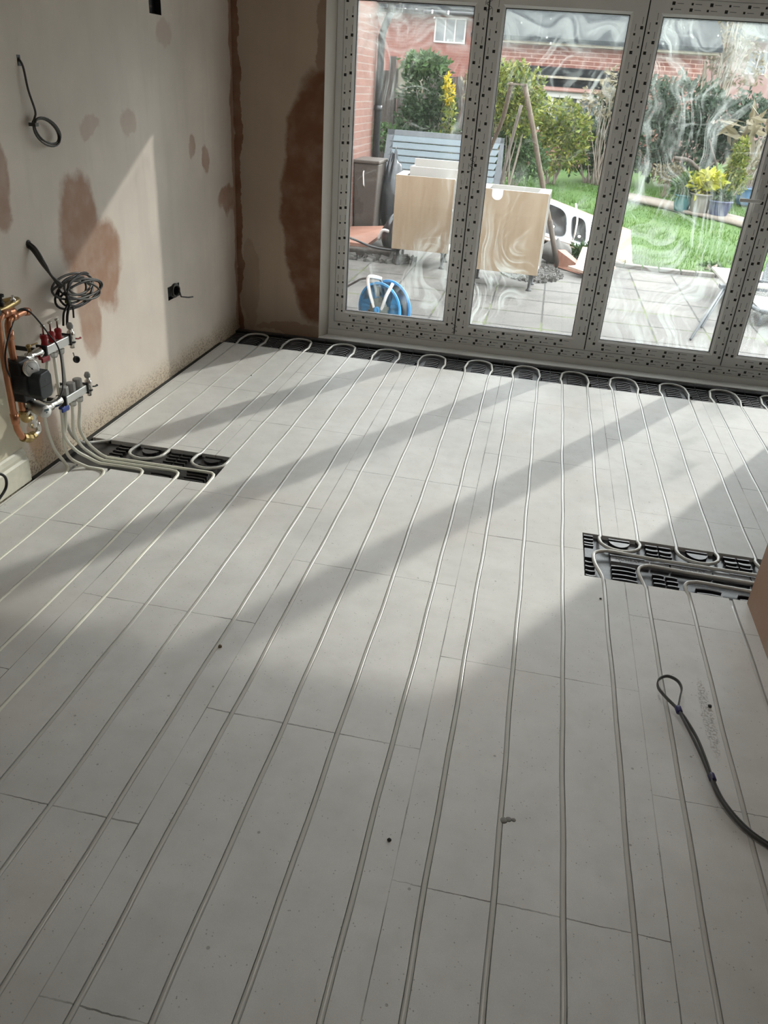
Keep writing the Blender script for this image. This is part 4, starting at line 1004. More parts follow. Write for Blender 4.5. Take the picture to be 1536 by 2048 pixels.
o = leaves(240, [(.34, 6.9, 1.62, .035, .05, .10), (.385, 6.9, 1.47, .06, .05, .12)], .028, 8).build('flowers', 'flower_yellow', bpy.data.objects['flowering_shrub'])
shrub('low_shrub', (-.42, 6.6, gz(6.6)), [(-.45, 6.6, .92, .24, .2, .16), (-.15, 6.6, .85, .2, .2, .14), (.3, 6.6, .85, .2, .2, .16)], 700, .05, 'leaf_mid', 'low leafy shrub just above the blue-grey slatted panel', 'shrub', 31, nb=5, r=.007)
shrub('bare_shrub', (.66, 7.7, gz(7.7)), [(.62, 7.7, 1.62, .16, .2, .24), (.66, 7.7, 1.25, .12, .2, .25)], 120, .045, 'leaf_dry', 'bare twiggy shrub left of the first door joint', 'shrub', 33, 'pale_twig', 22, .008)
shrub('yellow_green_tree', (1.15, 8.9, gz(8.9)), [(1.05, 8.9, 1.66, .32, .3, .30), (1.32, 8.9, 1.58, .24, .3, .28), (.9, 8.9, 1.40, .26, .3, .35), (1.2, 8.9, 1.25, .3, .3, .3)], 3300, .045, 'leaf_yellow', 'yellow-green variegated bush rising behind the wooden A-frame', 'shrub', 41, nb=9, r=.012)
shrub('golden_shrub', (1.85, 10.0, gz(10)), [(1.80, 10, 1.25, .38, .3, .26), (2.1, 10, 1.05, .32, .3, .26), (1.45, 10, 1.0, .34, .3, .35), (1.9, 10, .72, .5, .35, .3)], 3000, .05, 'leaf_yellow', 'rounded golden green shrub right of the A-frame, behind the lawn', 'shrub', 42, nb=7, r=.018)
shrub('pale_green_shrub', (1.25, 9.3, gz(9.3)), [(1.15, 9.3, .80, .40, .3, .42), (1.45, 9.3, .62, .3, .3, .3)], 2000, .05, 'leaf_mid', 'pale green feathery shrub between the A-frame posts', 'shrub', 43, nb=7)
shrub('dark_hedge', (2.5, 10.6, gz(10.6)), [(2.35, 10.7, .85, .45, .35, .45), (2.85, 10.7, .95, .4, .35, .55), (2.7, 10.7, 1.5, .3, .3, .3, .05)], 3000, .05, 'leaf_dark', 'dark shaded bushes at the back of the lawn behind the second joint', 'hedge', 44, nb=8, r=.02)
shrub('bare_small_tree', (2.62, 10.4, gz(10.4)), [(2.75, 10.4, 1.75, .32, .3, .30), (2.5, 10.4, 1.5, .35, .3, .25)], 420, .05, 'leaf_dry', 'bare small tree with few pale leaves in front of the conservatory', 'tree', 45, nb=26, r=.010)
shrub('ivy_hedge', (4.0, 10.9, gz(10.9)), [(3.35, 10.9, 1.55, .42, .3, .42), (3.9, 10.9, 1.5, .55, .35, .48), (4.5, 10.9, 1.3, .55, .35, .5), (3.45, 10.9, .9, .45, .35, .5), (4.1, 10.9, .85, .6, .35, .5), (5.1, 10.9, 1.2, .6, .35, .6)], 7500, .06, 'leaf_ivy', 'large grey-green ivy hedge seen through the third door leaf', 'hedge', 46, nb=8, r=.03)
shrub('dry_reeds', (5.1, 10.0, gz(10)), [(4.95, 10, 1.1, .35, .25, .45), (5.25, 10, .9, .3, .25, .4)], 130, .11, 'leaf_dry', 'dry pale reeds near the right edge behind the blue pot', 'plant', 47, 'pale_twig', 26, .010, elong=3.4)
shrub('golden_conifer', (4.62, 9.1, gz(9.1)), [(4.60, 9.1, .98, .09, .09, .20), (4.60, 9.1, .75, .15, .14, .24), (4.62, 9.1, .55, .20, .18, .16)], 1500, .035, 'leaf_yellow', 'small golden conifer beside the blue pot', 'conifer', 48, nb=4)
shrub('gold_leaf_bush', (4.35, 9.4, gz(9.4)), [(4.3, 9.4, .50, .32, .2, .12), (4.05, 9.4, .52, .2, .2, .1)], 700, .04, 'leaf_yellow', 'low golden-leaved bush behind the group of three pots', 'shrub', 49, nb=4, r=.008)
shrub('brown_heather', (3.75, 9.8, gz(9.8)), [(3.75, 9.8, .55, .30, .2, .14)], 500, .035, 'leaf_dry', 'low brown dried heather left of the golden bush', 'shrub', 50, nb=12, r=.007)
dw = empty('dead_branch', (4.15, 9.6, gz(9.6)), 'dark dead branch arching over the plants behind the pots', 'branch')
MB().tube(smooth_path([(3.72, 9.5, .80), (3.95, 9.5, .78), (4.15, 9.5, .66), (4.45, 9.5, .58), (4.75, 9.5, .50)], 5), [.03]*10+[.02]*11, 8).tube(smooth_path([(4.42, 9.5, .60), (4.36, 9.5, .78), (4.26, 9.5, .95), (4.18, 9.5, 1.10)], 4), .017, 6).build('limb', 'pole_dark', dw)
# bare blossom twigs in the lawn by the second joint
shrub('blossom_sapling', (2.72, 5.75, gz(5.75)), [(2.66, 5.75, .42, .07, .07, .14), (2.66, 5.75, .20, .08, .07, .14), (2.65, 5.75, .05, .06, .06, .1)], 260, .022, 'blossom', 'thin sapling with pale blossom standing in the lawn by the second joint', 'sapling', 51, 'pale_twig', 6, .005)
shrub('moss_tuft', (3.80, 4.98, ZG), [(3.80, 5.02, -.06, .13, .07, .04)], 260, .025, 'leaf_mid', 'small green weed tuft growing on the patio edge by the lawn', 'weed', 52, nb=2, r=.003, elong=2.4)
shrub('grass_clump', (2.42, 4.62, ZG), [(2.42, 4.95, .0, .22, .10, .05)], 700, .03, 'leaf_mid', 'clump of vivid green grass under the leaning worktop', 'weed', 53, nb=2, r=.003, elong=3)

# --- pots
def pot(x, y, r, h, m, label, squat=1.0):
    z = gz(y)+.055; root = empty('plant_pot', (x, y, z), label, 'pot')
    MB().lathe((x, y, z), (0, 0, 1), [(r*.62, 0), (r*.75, h*.15), (r*.95, h*.7), (r, h*.9), (r*1.06, h*.92), (r*1.06, h), (r*.93, h), (r*.90, h*.86)], 28).build('pot_body', m, root)
    MB().lathe((x, y, z), (0, 0, 1), [(r*.90, h*.80), (r*.9, h*.86), (.01, h*.89)], 20).build('compost', 'soil', root)
    return z+h
def potted(name, x, y, z, clumps, n, size, leafm, label, seed, **k): return shrub(name, (x, y, z-.06), clumps, n, size, leafm, label, 'plant', seed, **k)
z = pot(3.83, 8.40, .14, .24, 'pot_teal', 'teal glazed pot, left one of the three on the path')
potted('potted_herb', 3.83, 8.40, z, [(3.80, 8.4, z+.10, .15, .14, .13)], 420, .04, 'leaf_mid', 'thin grey-green plant in the teal pot', 61, nb=6, r=.004, elong=3)
z = pot(4.07, 8.30, .165, .29, 'pot_stone', 'pale stone-coloured pot, middle one of the three on the path')
potted('yellow_leaf_plant', 4.07, 8.30, z, [(4.02, 8.28, z+.10, .17, .14, .13), (4.14, 8.28, z+.20, .16, .14, .10)], 240, .075, 'leaf_bright', 'bright yellow-leaved plant growing in the pale stone pot', 62, nb=8, r=.005)
z = pot(4.33, 8.20, .17, .23, 'pot_navy', 'dark navy glazed pot, right one of the three on the path')
potted('potted_evergreen', 4.33, 8.20, z, [(4.30, 8.2, z+.05, .15, .14, .07)], 300, .04, 'leaf_dark', 'low dark plant in the navy pot', 63, nb=4, r=.004)
z = pot(4.95, 9.55, .19, .26, 'pot_blue', 'light blue glazed pot standing apart near the right edge')
potted('bare_twigs', 4.95, 9.55, z, [(4.95, 9.55, z+.25, .17, .12, .2)], 40, .04, 'leaf_dry', 'bare twigs growing in the light blue pot', 64, nb=16, r=.006)

# --- kitchen base units standing on the patio
def cabinet(loc, rotz, w_, h_, d_, leg, label, notch, shelves):
    root = empty('kitchen_unit', loc, label, 'cabinet'); root.rotation_euler.z = rotz
    def part(name, mb, m, bevel=.0015):
        o = mb.build(name, m, None, bevel); o.parent = root; return o
    t = .018; z0, z1 = leg, leg+h_
    part('side_panel', MB().box(-w_/2, w_/2, 0, t, z0, z1), 'maple')
    part('side_panel', MB().box(-w_/2, w_/2, d_-t, d_, z0, z1), 'maple')
    part('base_panel', MB().box(-w_/2, w_/2-.01, t, d_-t, z0, z0+t), 'melamine')
    part('back_panel', MB().box(-w_/2, -w_/2+.01, t, d_-t, z0+t, z1), 'melamine')
    part('top_rail', MB().box(w_/2-.10, w_/2, t, d_-t, z1-t, z1), 'melamine'); part('top_rail', MB().box(-w_/2+.01, -w_/2+.10, t, d_-t, z1-t, z1), 'melamine')
    if shelves: part('shelf', MB().box(-w_/2+.012, w_/2-.03, t, d_-t, z0+h_*.5, z0+h_*.5+t), 'melamine')
    part('edge_strip', MB().box(w_/2, w_/2+.0015, 0, t, z0, z1), 'melamine')
    for sx in (-1, 1):
        for yy in (.06, d_-.06):
            lg = MB().lathe((sx*(w_/2-.06), yy, z0), (0, 0, -1), [(.030, 0), (.026, .012), (.017, .016), (.015, leg-.018), (.027, leg-.010), (.029, leg)], 14)
            part('leg', lg, 'black_plastic', 0)
    part('inner_lining', MB().box(-w_/2+.012, w_/2, t, t+.003, z0+t, z1-.0), 'melamine', 0); part('inner_lining', MB().box(-w_/2+.012, w_/2, d_-t-.003, d_-t, z0+t, z1), 'melamine', 0)
    part('top_edging', MB().box(-w_/2, w_/2, .001, t-.001, z1, z1+.002).box(-w_/2, w_/2, d_-t, d_, z1, z1+.002), 'melamine', 0)
    if notch: part('cable_cover', MB().prism([(-.13+.07*math.cos(a)*.7, -.002, z1-.045+.075*math.sin(a)*.6) for a in [math.pi+i*math.pi/8 for i in range(9)]]+[(-.081, -.002, z1+.001), (-.179, -.002, z1+.001)], (0, .003, 0)), 'white', 0)
    return root
cu = cabinet((.645, 3.50, ZG), math.radians(1.5), .585, .70, .50, .165, 'maple-sided kitchen base unit with white rails on legs, behind the first door leaf', False, True)
# white drawer sides standing in the open unit
dr = empty('drawer_box', (.70, 3.80, .76), 'white drawer box sticking up out of the left kitchen unit', 'drawer')
dr.location = (.70, 3.72, .60)
m = MB().box(.47, .945, 3.60, 3.615, .62, .845).box(.47, .945, 3.86, 3.875, .62, .90).box(.93, .945, 3.615, 3.86, .62, .84).box(.47, .485, 3.615, 3.86, .62, .84)
m.build('drawer_sides', 'melamine', dr, bevel=.002)
cabinet((1.525, 2.93, ZG), math.radians(-3), .66, .715, .42, .155, 'larger maple-sided kitchen base unit on black legs, right of the first door joint', True, False)

# --- blue-grey slatted panel leaning behind the units
spn = empty('slatted_panel', (.45, 6.1, ZG), 'blue-grey slatted panel with dark edges leaning behind the left unit', 'panel')
m = MB(); n = 11
def P3(x, v): return Vector((x, 6.0+.35*v, .10+.93*v))
for i in range(n):
    v0, v1 = i/n*.93+.01, (i+1)/n*.93+.002
    a, b, c, d = P3(-.26, v0), P3(1.12, v0), P3(1.16, v1), P3(-.22, v1); nrm = Vector((0, -.93, .35)).normalized()
    m.hexa([a, b, b+Vector((0, .02, 0)), a+Vector((0, .02, 0))], [d+nrm*.0, c+nrm*.0, c+Vector((0, .02, 0)), d+Vector((0, .02, 0))])
    m.hexa([a+nrm*.005, b+nrm*.005, b, a], [a+nrm*.005+Vector((0, .002, .009)), b+nrm*.005+Vector((0, .002, .009)), b+Vector((0, .01, .009)), a+Vector((0, .01, .009))], 1)
m.build('slats', ['slat_blue', 'slat_dark'], spn)
m = MB()
m.hexa([P3(-.33, -.02), P3(-.25, -.02), P3(-.25, -.02)+Vector((0, .03, 0)), P3(-.33, -.02)+Vector((0, .03, 0))], [P3(-.31, 1), P3(-.215, 1), P3(-.215, 1)+Vector((0, .03, 0)), P3(-.31, 1)+Vector((0, .03, 0))])
m.hexa([P3(1.12, -.02), P3(1.26, -.02), P3(1.26, -.02)+Vector((0, .03, 0)), P3(1.12, -.02)+Vector((0, .03, 0))], [P3(1.16, 1), P3(1.20, 1), P3(1.20, 1)+Vector((0, .03, 0)), P3(1.16, 1)+Vector((0, .03, 0))])
m.hexa([P3(-.31, .935), P3(1.2, .935), P3(1.2, .935)+Vector((0, .03, 0)), P3(-.31, .935)+Vector((0, .03, 0))], [P3(-.31, 1), P3(1.2, 1), P3(1.2, 1)+Vector((0, .03, 0)), P3(-.31, 1)+Vector((0, .03, 0))])
m.build('edge_frame', 'slat_dark', spn)
tag(MB().box(-.20, .60, 5.85, 6.0, .02, .12).build('timber_plank', 'fence_pale', loc=(.2, 5.9, .02)), 'pale plank lying under the slatted panel', 'plank')
tag(MB().box(-.30, .70, 5.55, 5.84, ZG, .02).build('timber_sleeper', 'fence_wood', loc=(.2, 5.7, ZG), bevel=.01), 'dark timber sleeper on the ground below the slatted panel', 'sleeper')
# --- bin and bags
bn = empty('garden_bin', (-.46, 5.85, ZG), 'brown bin with white handle standing by the near brick wall', 'bin'); bn.location = (-.14, 5.05, ZG)
MB().hexa([(-.33, 4.72, ZG), (-.10, 4.72, ZG), (-.10, 5.1, ZG), (-.33, 5.1, ZG)], [(-.36, 4.68, .74), (-.065, 4.68, .74), (-.065, 5.15, .74), (-.36, 5.15, .74)]).build('bin_body', 'bin', bn, bevel=.015)
MB().box(-.37, -.055, 4.66, 5.17, .74, .775).build('bin_lid', 'bin', bn, bevel=.01)
MB().tube([(-.235, 4.68, .66), (-.235, 4.655, .64), (-.225, 4.655, .52), (-.225, 4.69, .50)], .007, 8).build('bin_handle', 'white', bn)
def bag(x, y, rx, ry, h, label, seed, m='bag'):
    rr = random.Random(seed); bm = bmesh.new(); bmesh.ops.create_uvsphere(bm, u_segments=32, v_segments=20, radius=1)
    for v in bm.verts:
        c = v.co; k = 1+.07*math.sin(c.x*6+seed)*math.cos(c.y*7)+rr.uniform(-.02, .02)
        t = (c.z+1)/2; w2 = (1-t**5*.75)*k
        v.co = Vector((x+c.x*rx*w2*1.1, y+c.y*ry*w2*1.1, ZG+max(0, t*h*(1+.05*math.sin(c.x*9)))))
    for f in bm.faces: f.smooth = True
    me = bpy.data.meshes.new('bag'); bm.to_mesh(me); bm.free(); me.materials.append(M[m])
    o = bpy.data.objects.new('rubbish_bag', me); C.objects.link(o); o.data.transform(Matrix.Translation((-x, -y, -ZG))); o.location = (x, y, ZG); return tag(o, label, 'bag')
bag(.03, 5.12, .125, .2, .98, 'tall black rubbish bag between the bin and the slatted panel', 3)
bag(.26, 4.15, .13, .22, .42, 'black bucket-shaped bag lying beside the left unit on the red boards', 8)
# --- rubble and boards at the left
bd = MB().hexa([(-.34, 3.77, .0), (.02, 3.86, -.02), (.13, 4.75, .06), (-.34, 4.60, .03)], [(-.34, 3.77, .035), (.02, 3.86, .015), (.13, 4.75, .095), (-.34, 4.60, .065)])
tag(bd.build('worktop_offcut', 'board_red', loc=(-.2, 4.2, 0)), 'pinkish red worktop offcut lying on rubble at the left of the patio', 'board')
tag(MB().box(-.33, .30, 3.72, 4.02, ZG, -.015).build('scrap_timber', 'fence_wood', loc=(0, 3.9, ZG), bevel=.02), 'dark scrap timber under the red worktop offcut', 'timber')
hb = MB().tube(smooth_path([(-.34, 3.60, .135), (-.1, 3.62, .10), (.12, 3.66, .03), (.36, 3.68, .01)], 5), .012, 8)
tag(hb.build('black_pipe', 'black_plastic', loc=(0, 3.6, .1)), 'thin black pipe lying across the red worktop offcut', 'pipe')
tag(MB().tube(smooth_path([(.12, 3.95, .06), (.17, 3.94, .16), (.27, 3.95, .13), (.33, 3.95, .06)], 5), .018, 8).build('hose_loop', 'white', loc=(.2, 3.95, .06)), 'white looped waste hose by the black bag', 'hose')
def rocks(name, cx, cy, rx, ry, n, s, m, label, seed, cat):
    rr = random.Random(seed); mb = MB()
    for i in range(n):
        a = rr.uniform(0, 6.283); q = rr.random()**.5; x, y = cx+q*rx*math.cos(a), cy+q*ry*math.sin(a); r = s*rr.uniform(.5, 1.3)
        mb.obox((x, y, ZG+r*.4), Vector((rr.uniform(-1, 1), rr.uniform(-1, 1), rr.uniform(-.3, .3))).normalized(), Vector((rr.uniform(-.3, .3), .5, rr.uniform(-.5, .5))).normalized(), Vector((0, .2, 1)).normalized(), r, r*.7, r*.5, 0)
    o = mb.build(name, m); return tag(o, label, cat, kind='stuff')
rocks('gravel', 1.80, 3.85, .32, .50, 900, .016, 'marble', 'loose grey gravel spilled beside the right unit', 6, 'gravel')
rocks('rubble', .15, 3.75, .42, .22, 160, .035, 'marble', 'grey rubble under and beside the red worktop offcut', 7, 'rubble')
bag(2.02, 4.55, .17, .15, .26, 'crumpled clear and grey plastic bag behind the gravel', 12, 'marble')
# --- leaning worktop with sink
TL, TR, BR, BL = Vector((1.66, 5.55, .52)), Vector((2.83, 5.02, .26)), Vector((2.905, 4.80, -.095)), Vector((1.70, 5.05, .10))
ux = (TR-TL).normalized(); uy = ((BL-TL)+(BR-TR)).normalized(); nz = uy.cross(ux).normalized()
if nz.y > 0: nz = -nz
wt = empty('worktop_with_sink', tuple(BR), 'pale laminate worktop with steel sink lying tilted beside the lawn', 'worktop')
def W(a, b, c=0): return TL.lerp(TR, a)*(1-b)+BL.lerp(BR, a)*b+nz*c
BOWLS = [(.06, .37, .14, .86), (.41, .56, .20, .82)]
def slab(a0, a1, b0, b1, z0, z1, name, m):
    A = sorted({a0, a1}|{q[0] for q in BOWLS}|{q[1] for q in BOWLS}); B = sorted({b0, b1}|{q[2] for q in BOWLS}|{q[3] for q in BOWLS}); mb = MB()
    for i in range(len(A)-1):
        for j in range(len(B)-1):
            am, bm_ = (A[i]+A[i+1])/2, (B[j]+B[j+1])/2
            if any(q[0] < am < q[1] and q[2] < bm_ < q[3] for q in BOWLS): continue
            mb.hexa([W(A[i], B[j], z0), W(A[i+1], B[j], z0), W(A[i+1], B[j+1], z0), W(A[i], B[j+1], z0)], [W(A[i], B[j], z1), W(A[i+1], B[j], z1), W(A[i+1], B[j+1], z1), W(A[i], B[j+1], z1)])
    return mb
slab(0, 1, 0, 1, -.03, 0, '', '').build('worktop', 'board_pink', wt)
m = slab(.02, .80, .07, .93, .0005, .006, '', '')
M['bright_steel'] = mat('bright_steel', (.34, .35, .36), .4, .2, var=.05); M['bowl_steel'] = mat('bowl_steel', (.085, .085, .085), .35, .3, var=.4, scale=8)
n_ = 32
for (a0, a1, b0, b1) in BOWLS:
    ca, cb, ha, hb = (a0+a1)/2, (b0+b1)/2, (a1-a0)/2, (b1-b0)/2; V1 = []; V2 = []; V3 = []; V4 = []
    for i in range(n_):
        t = 2*math.pi*i/n_; c, s_ = math.cos(t), math.sin(t); k = 1/max(abs(c), abs(s_))
        V1.append(W(ca+ha*c*k, cb+hb*s_*k, .006)); x_, y_ = se(c, .55), se(s_, .55)
        V2.append(W(ca+ha*.96*x_, cb+hb*.96*y_, .007)); V3.append(W(ca+ha*.90*x_, cb+hb*.90*y_, -.05)); V4.append(W(ca+ha*.72*x_, cb+hb*.72*y_, -.13))
    m.add(V1+V2, [(i, (i+1) % n_, n_+(i+1) % n_, n_+i) for i in range(n_)])
    MB().add(V2+V3+V4, [(r_*n_+i, r_*n_+(i+1) % n_, (r_+1)*n_+(i+1) % n_, (r_+1)*n_+i) for r_ in range(2) for i in range(n_)]+[tuple(2*n_+i for i in range(n_))], 0, True).build('sink_bowl', 'bowl_steel', wt)
    MB().lathe(W(ca, cb, -.129), nz, [(.03, 0), (.03, .003), (.012, .004)], 16).build('drain', 'chrome', wt)
    MB().tube([p_*1.0 for p_ in V2]+[V2[0]], .0045, 6).build('bowl_rim', 'slat_dark', wt)
for i in range(9): m.hexa([W(.60, .22+.065*i, .005), W(.77, .22+.065*i, .005), W(.77, .205+.065*i, .005), W(.60, .205+.065*i, .005)], [W(.60, .22+.065*i, .010), W(.77, .22+.065*i, .010), W(.77, .205+.065*i, .010), W(.60, .205+.065*i, .010)])
m.build('sink_surface', 'bright_steel', wt)
tp = MB().tube([W(.43, .93, .01), W(.43, .93, .06)], .018, 12).tube(smooth_path([W(.43, .93, .05), W(.46, .72, .12), W(.48, .45, .17), W(.465, .15, .18), W(.46, .10, .14)], 5), .011, 10).obox(W(.43, .93, .07), ux, uy, nz, .035, .010, .010)
tp.build('mixer_tap', 'chrome', wt)
pp = empty('prop_timber', (1.75, 5.4, ZG), 'dark timber under the high end of the leaning worktop', 'timber')
MB().box(1.55, 2.3, 5.25, 5.4, ZG, .06).build('timber', 'fence_wood', pp)
# scraps at its foot
tag(MB().hexa([(2.24, 4.06, -.04), (2.60, 4.10, -.04), (2.62, 4.40, .10), (2.30, 4.42, .10)], [(2.24, 4.04, -.015), (2.60, 4.08, -.015), (2.62, 4.38, .125), (2.30, 4.40, .125)]).build('scrap_board', 'board_pink', loc=(2.4, 4.2, 0)), 'pale pink offcut standing tilted on the patio left of the second joint', 'board')
tag(MB().hexa([(2.16, 3.92, -.03), (2.34, 3.80, -.05), (2.66, 4.10, -.02), (2.50, 4.14, .0)], [(2.16, 3.92, -.005), (2.34, 3.80, -.025), (2.66, 4.10, .005), (2.50, 4.14, .025)]).build('scrap_board', 'board_pink', loc=(2.4, 3.9, 0)), 'pale offcut lying flat in front of the tilted offcut', 'board')
tag(MB().hexa([(2.02, 4.30, -.09), (2.30, 3.98, -.09), (2.34, 4.02, -.09), (2.10, 4.35, -.09)], [(2.04, 4.32, .08), (2.32, 4.0, -.03), (2.36, 4.04, -.03), (2.12, 4.37, .08)]).build('triangular_offcut', 'board_red', loc=(2.2, 4.1, ZG)), 'triangular reddish panel between the pole foot and the pale offcuts', 'board')
tag(MB().box(2.38, 2.62, 3.80, 3.95, ZG, -.04).build('scrap_block', 'melamine', loc=(2.5, 3.9, ZG), bevel=.004), 'white scrap block under the pale offcuts', 'block')
# --- A-frame of poles
af = empty('pole_frame', (2.06, 4.25, ZG), 'tall A-frame of rough wooden poles standing behind the right unit', 'frame')
MB().tube(smooth_path([(2.065, 4.28, ZG), (1.90, 4.24, .38), (1.82, 4.2, .60), (1.70, 4.1, .95), (1.60, 4.0, 1.25), (1.465, 3.95, 1.62)], 4), [.026]*21, 10, mi=0).build('pole', 'pole_wood', af)
MB().tube([(2.067, 4.276, ZG), (1.985, 4.262, .14), (1.905, 4.236, .38)], .0285, 10).build('dark_foot', 'pole_dark', af)
MB().tube(smooth_path([(1.34, 3.95, 1.62), (1.28, 4.2, 1.30), (1.15, 4.55, .95), (.95, 5.0, .30), (.88, 5.1, ZG)], 4), .022, 10).build('pole', 'pole_wood', af)
MB().box(1.30, 1.49, 3.92, 3.97, 1.61, 1.625).build('crossbar', 'pole_wood', af)
tag(MB().tube(smooth_path([(1.20, 5.9, ZG), (1.24, 5.95, .45), (1.30, 6.0, .95), (1.37, 6.05, 1.42)], 4), .02, 8).build('dark_post', 'pole_dark', loc=(1.2, 5.9, ZG)), 'dark leaning post between the A-frame legs behind the slatted panel', 'post')

# --- hose reel
hr = empty('hose_reel', (.765, 1.08, ZG), 'bright blue garden hose reel with white handle just outside the first leaf', 'hose reel')
ax = Vector((.42, 1, 0)).normalized(); cc = Vector((.62, 1.62, .085))
ax = Vector((.45, .893, 0)); cc = Vector((.765, 1.08, .062))
def disc(c, name):
    d = MB().lathe(c, ax, [(.20, -.004), (.20, .004), (.188, .006), (.182, .002), (.165, .0), (.095, .0), (.09, .006), (.06, .006), (.06, -.006), (.16, -.006), (.185, -.006)], 48)
    return d.build(name, 'hose_blue', hr)
disc(cc-ax*.06, 'side_disc'); disc(cc+ax*.06, 'side_disc')
MB().lathe(cc-ax*.056, ax, [(.07, 0), (.07, .112)], 28).build('drum', 'hose_dark', hr)
MB().tube(coil((0, 0, 0), .1, .1, 1, 0, 1, 0, 0)[:2], .002, 6)
hs = []
sdir = Vector((0, 0, 1)); tdir = ax.cross(sdir).normalized()
for i in range(26*9):
    a = 2*math.pi*i/26; lay = (i//(26*3)); k = (i/26) % 3; r_ = .085+.016*lay
    hs.append(cc+ax*(-.042+.028*k if lay % 2 == 0 else .042-.028*k)+(tdir*math.cos(a)+sdir*math.sin(a))*r_)
MB().tube(hs, .008, 6).build('wound_hose', 'cable_grey', hr)
e = [cc+sdir*.11-ax*.02, cc+sdir*.20-tdir*.06, cc+sdir*.19+Vector((-.18, .05, 0)), Vector((.50, 1.20, .20)), Vector((.36, 1.3, .10)), Vector((.2, 1.5, -.02)), Vector((.1, 1.7, -.09))]
MB().tube(smooth_path(e, 5), .0085, 8).build('loose_hose', 'cable_grey', hr)
hubm = MB().lathe(cc-ax*.062, -ax, [(.085, 0), (.085, .010), (.06, .014), (.058, .022)], 24)
for i in range(6):
    a = i*math.pi/3+.3; d_ = tdir*math.cos(a)+sdir*math.sin(a); hubm.obox(cc-ax*.071+d_*.07, d_, ax.cross(d_), ax, .03, .012, .006)
hubm.build('hub', 'hose_dark', hr)
MB().lathe(cc-ax*.083, -ax, [(.026, 0), (.026, .012), (.012, .013), (.010, .003)], 18).build('spindle_cap', 'hose_blue', hr)
fL = -tdir if tdir.x > 0 else tdir
hd_ = MB().tube(smooth_path([cc-ax*.080+fL*.035+sdir*.01, cc-ax*.085+fL*.075+sdir*.10, cc-ax*.085+fL*.105+sdir*.19, cc-ax*.085+fL*.095+sdir*.225, cc-ax*.06+fL*.065+sdir*.228, cc+ax*.0+fL*.05+sdir*.21], 5), .0125, 10)
hd_.tube([cc-ax*.080-fL*.035+sdir*.01, cc-ax*.085-fL*.075+sdir*.12, cc-ax*.085-fL*.125+sdir*.215], .0125, 10)
hd_.build('carry_handle', 'white', hr)
MB().tube([cc-ax*.09+fL*.08-sdir*.02, cc-ax*.085+fL*.14-sdir*.185], .012, 8).tube([cc-ax*.09-fL*.08-sdir*.02, cc-ax*.085-fL*.14-sdir*.185], .012, 8).tube([cc+ax*.09-sdir*.02, cc+ax*.10+fL*.14-sdir*.185], .012, 8).build('stand_legs', 'cable_grey', hr)
MB().obox(cc-ax*.066+sdir*.13+fL*.02, tdir, sdir, ax, .014, .035, .003).build('disc_label', 'hose_dark', hr)

# --- folding table and garden chair at the right
ft = empty('folding_table', (3.6, 3.0, ZG), 'white-topped folding table with thin grey crossed legs, right of the lawn edge', 'table')
ft.location = (3.95, 3.4, ZG)
MB().box(3.60, 4.5, 3.25, 4.05, .085, .11).build('table_top', 'melamine', ft, bevel=.004)
MB().box(3.56, 3.62, 3.24, 3.32, .05, .085).box(3.60, 4.48, 3.25, 3.27, .06, .085).build('corner_bracket', 'slat_dark', ft)
MB().tube([(3.13, 1.80, ZG+.01), (3.70, 3.6, .085)], .010, 8).tube([(3.27, 2.20, ZG+.02), (3.76, 3.75, .085)], .010, 8).build('leg', 'slat_dark', ft)
gc_ = empty('garden_chair', (4.1, 3.0, ZG), 'metal garden chair with white seat and dark slung back at the right edge', 'chair')
MB().box(3.78, 4.40, 2.55, 3.05, .035, .06).build('seat', 'white', gc_, bevel=.01)
MB().tube(smooth_path([(3.77, 3.08, .03), (3.74, 2.85, .03), (3.80, 2.55, .03), (4.1, 2.50, .03), (4.42, 2.52, .03)], 5), .018, 10).tube(smooth_path([(3.85, 3.2, .16), (3.95, 3.1, .18), (4.05, 2.9, .17), (4.1, 2.6, .05)], 5), .014, 8).build('frame', 'slat_dark', gc_)
MB().hexa([(3.92, 3.30, .16), (4.5, 3.35, .16), (4.5, 3.38, .16), (3.92, 3.33, .16)], [(3.98, 3.48, .55), (4.56, 3.53, .55), (4.56, 3.56, .55), (3.98, 3.51, .55)]).build('backrest', 'slat_dark', gc_)
for x, y in ((3.82, 2.58), (4.36, 2.56), (3.82, 3.05), (4.38, 3.05)): MB().tube([(x, y, .03), (x-.02, y-.03, ZG)], .012, 8).build('leg', 'slat_dark', gc_)
tag(leaves(30, [(3.76, 4.86, -.085, .09, .05, .012)], .05, 77).build('dead_leaves', 'twig'), 'few dark dead leaves on the patio beside the green weed', 'leaves', kind='stuff')
# --- buildings behind the garden
gb = empty('brick_outbuilding', (2.5, 13.5, ZG), 'low brick building with grey felt roof behind the garden', 'building')
MB().box(.45, 4.42, 13.5, 18, ZG, 2.42).build('brick_wall', 'brick_orange', gb)
m = MB(); m.hexa([(.1, 13.25, 2.40), (4.62, 13.25, 2.40), (4.62, 13.5, 2.40), (.1, 13.5, 2.40)], [(.1, 13.25, 2.44), (4.62, 13.25, 2.44), (4.62, 13.5, 2.46), (.1, 13.5, 2.46)])
m.build('fascia', 'fence_pale', gb)
m = MB(); m.hexa([(-.1, 13.2, 2.445), (4.66, 13.2, 2.445), (4.66, 20, 4.9), (-.1, 20, 4.9)], [(-.1, 13.2, 2.52), (4.66, 13.2, 2.52), (4.66, 20, 4.95), (-.1, 20, 4.95)])
m.build('roof', 'roof_grey', gb)
MB().box(.45, 3.2, 12.95, 13.48, ZG, 2.03).build('lean_to', 'roof', gb)
cv = empty('conservatory', (2.0, 12.3, ZG), 'white-framed conservatory with red tiled edge below the brick building', 'building')
m = MB().box(1.30, 2.62, 12.35, 12.94, ZG, .95)
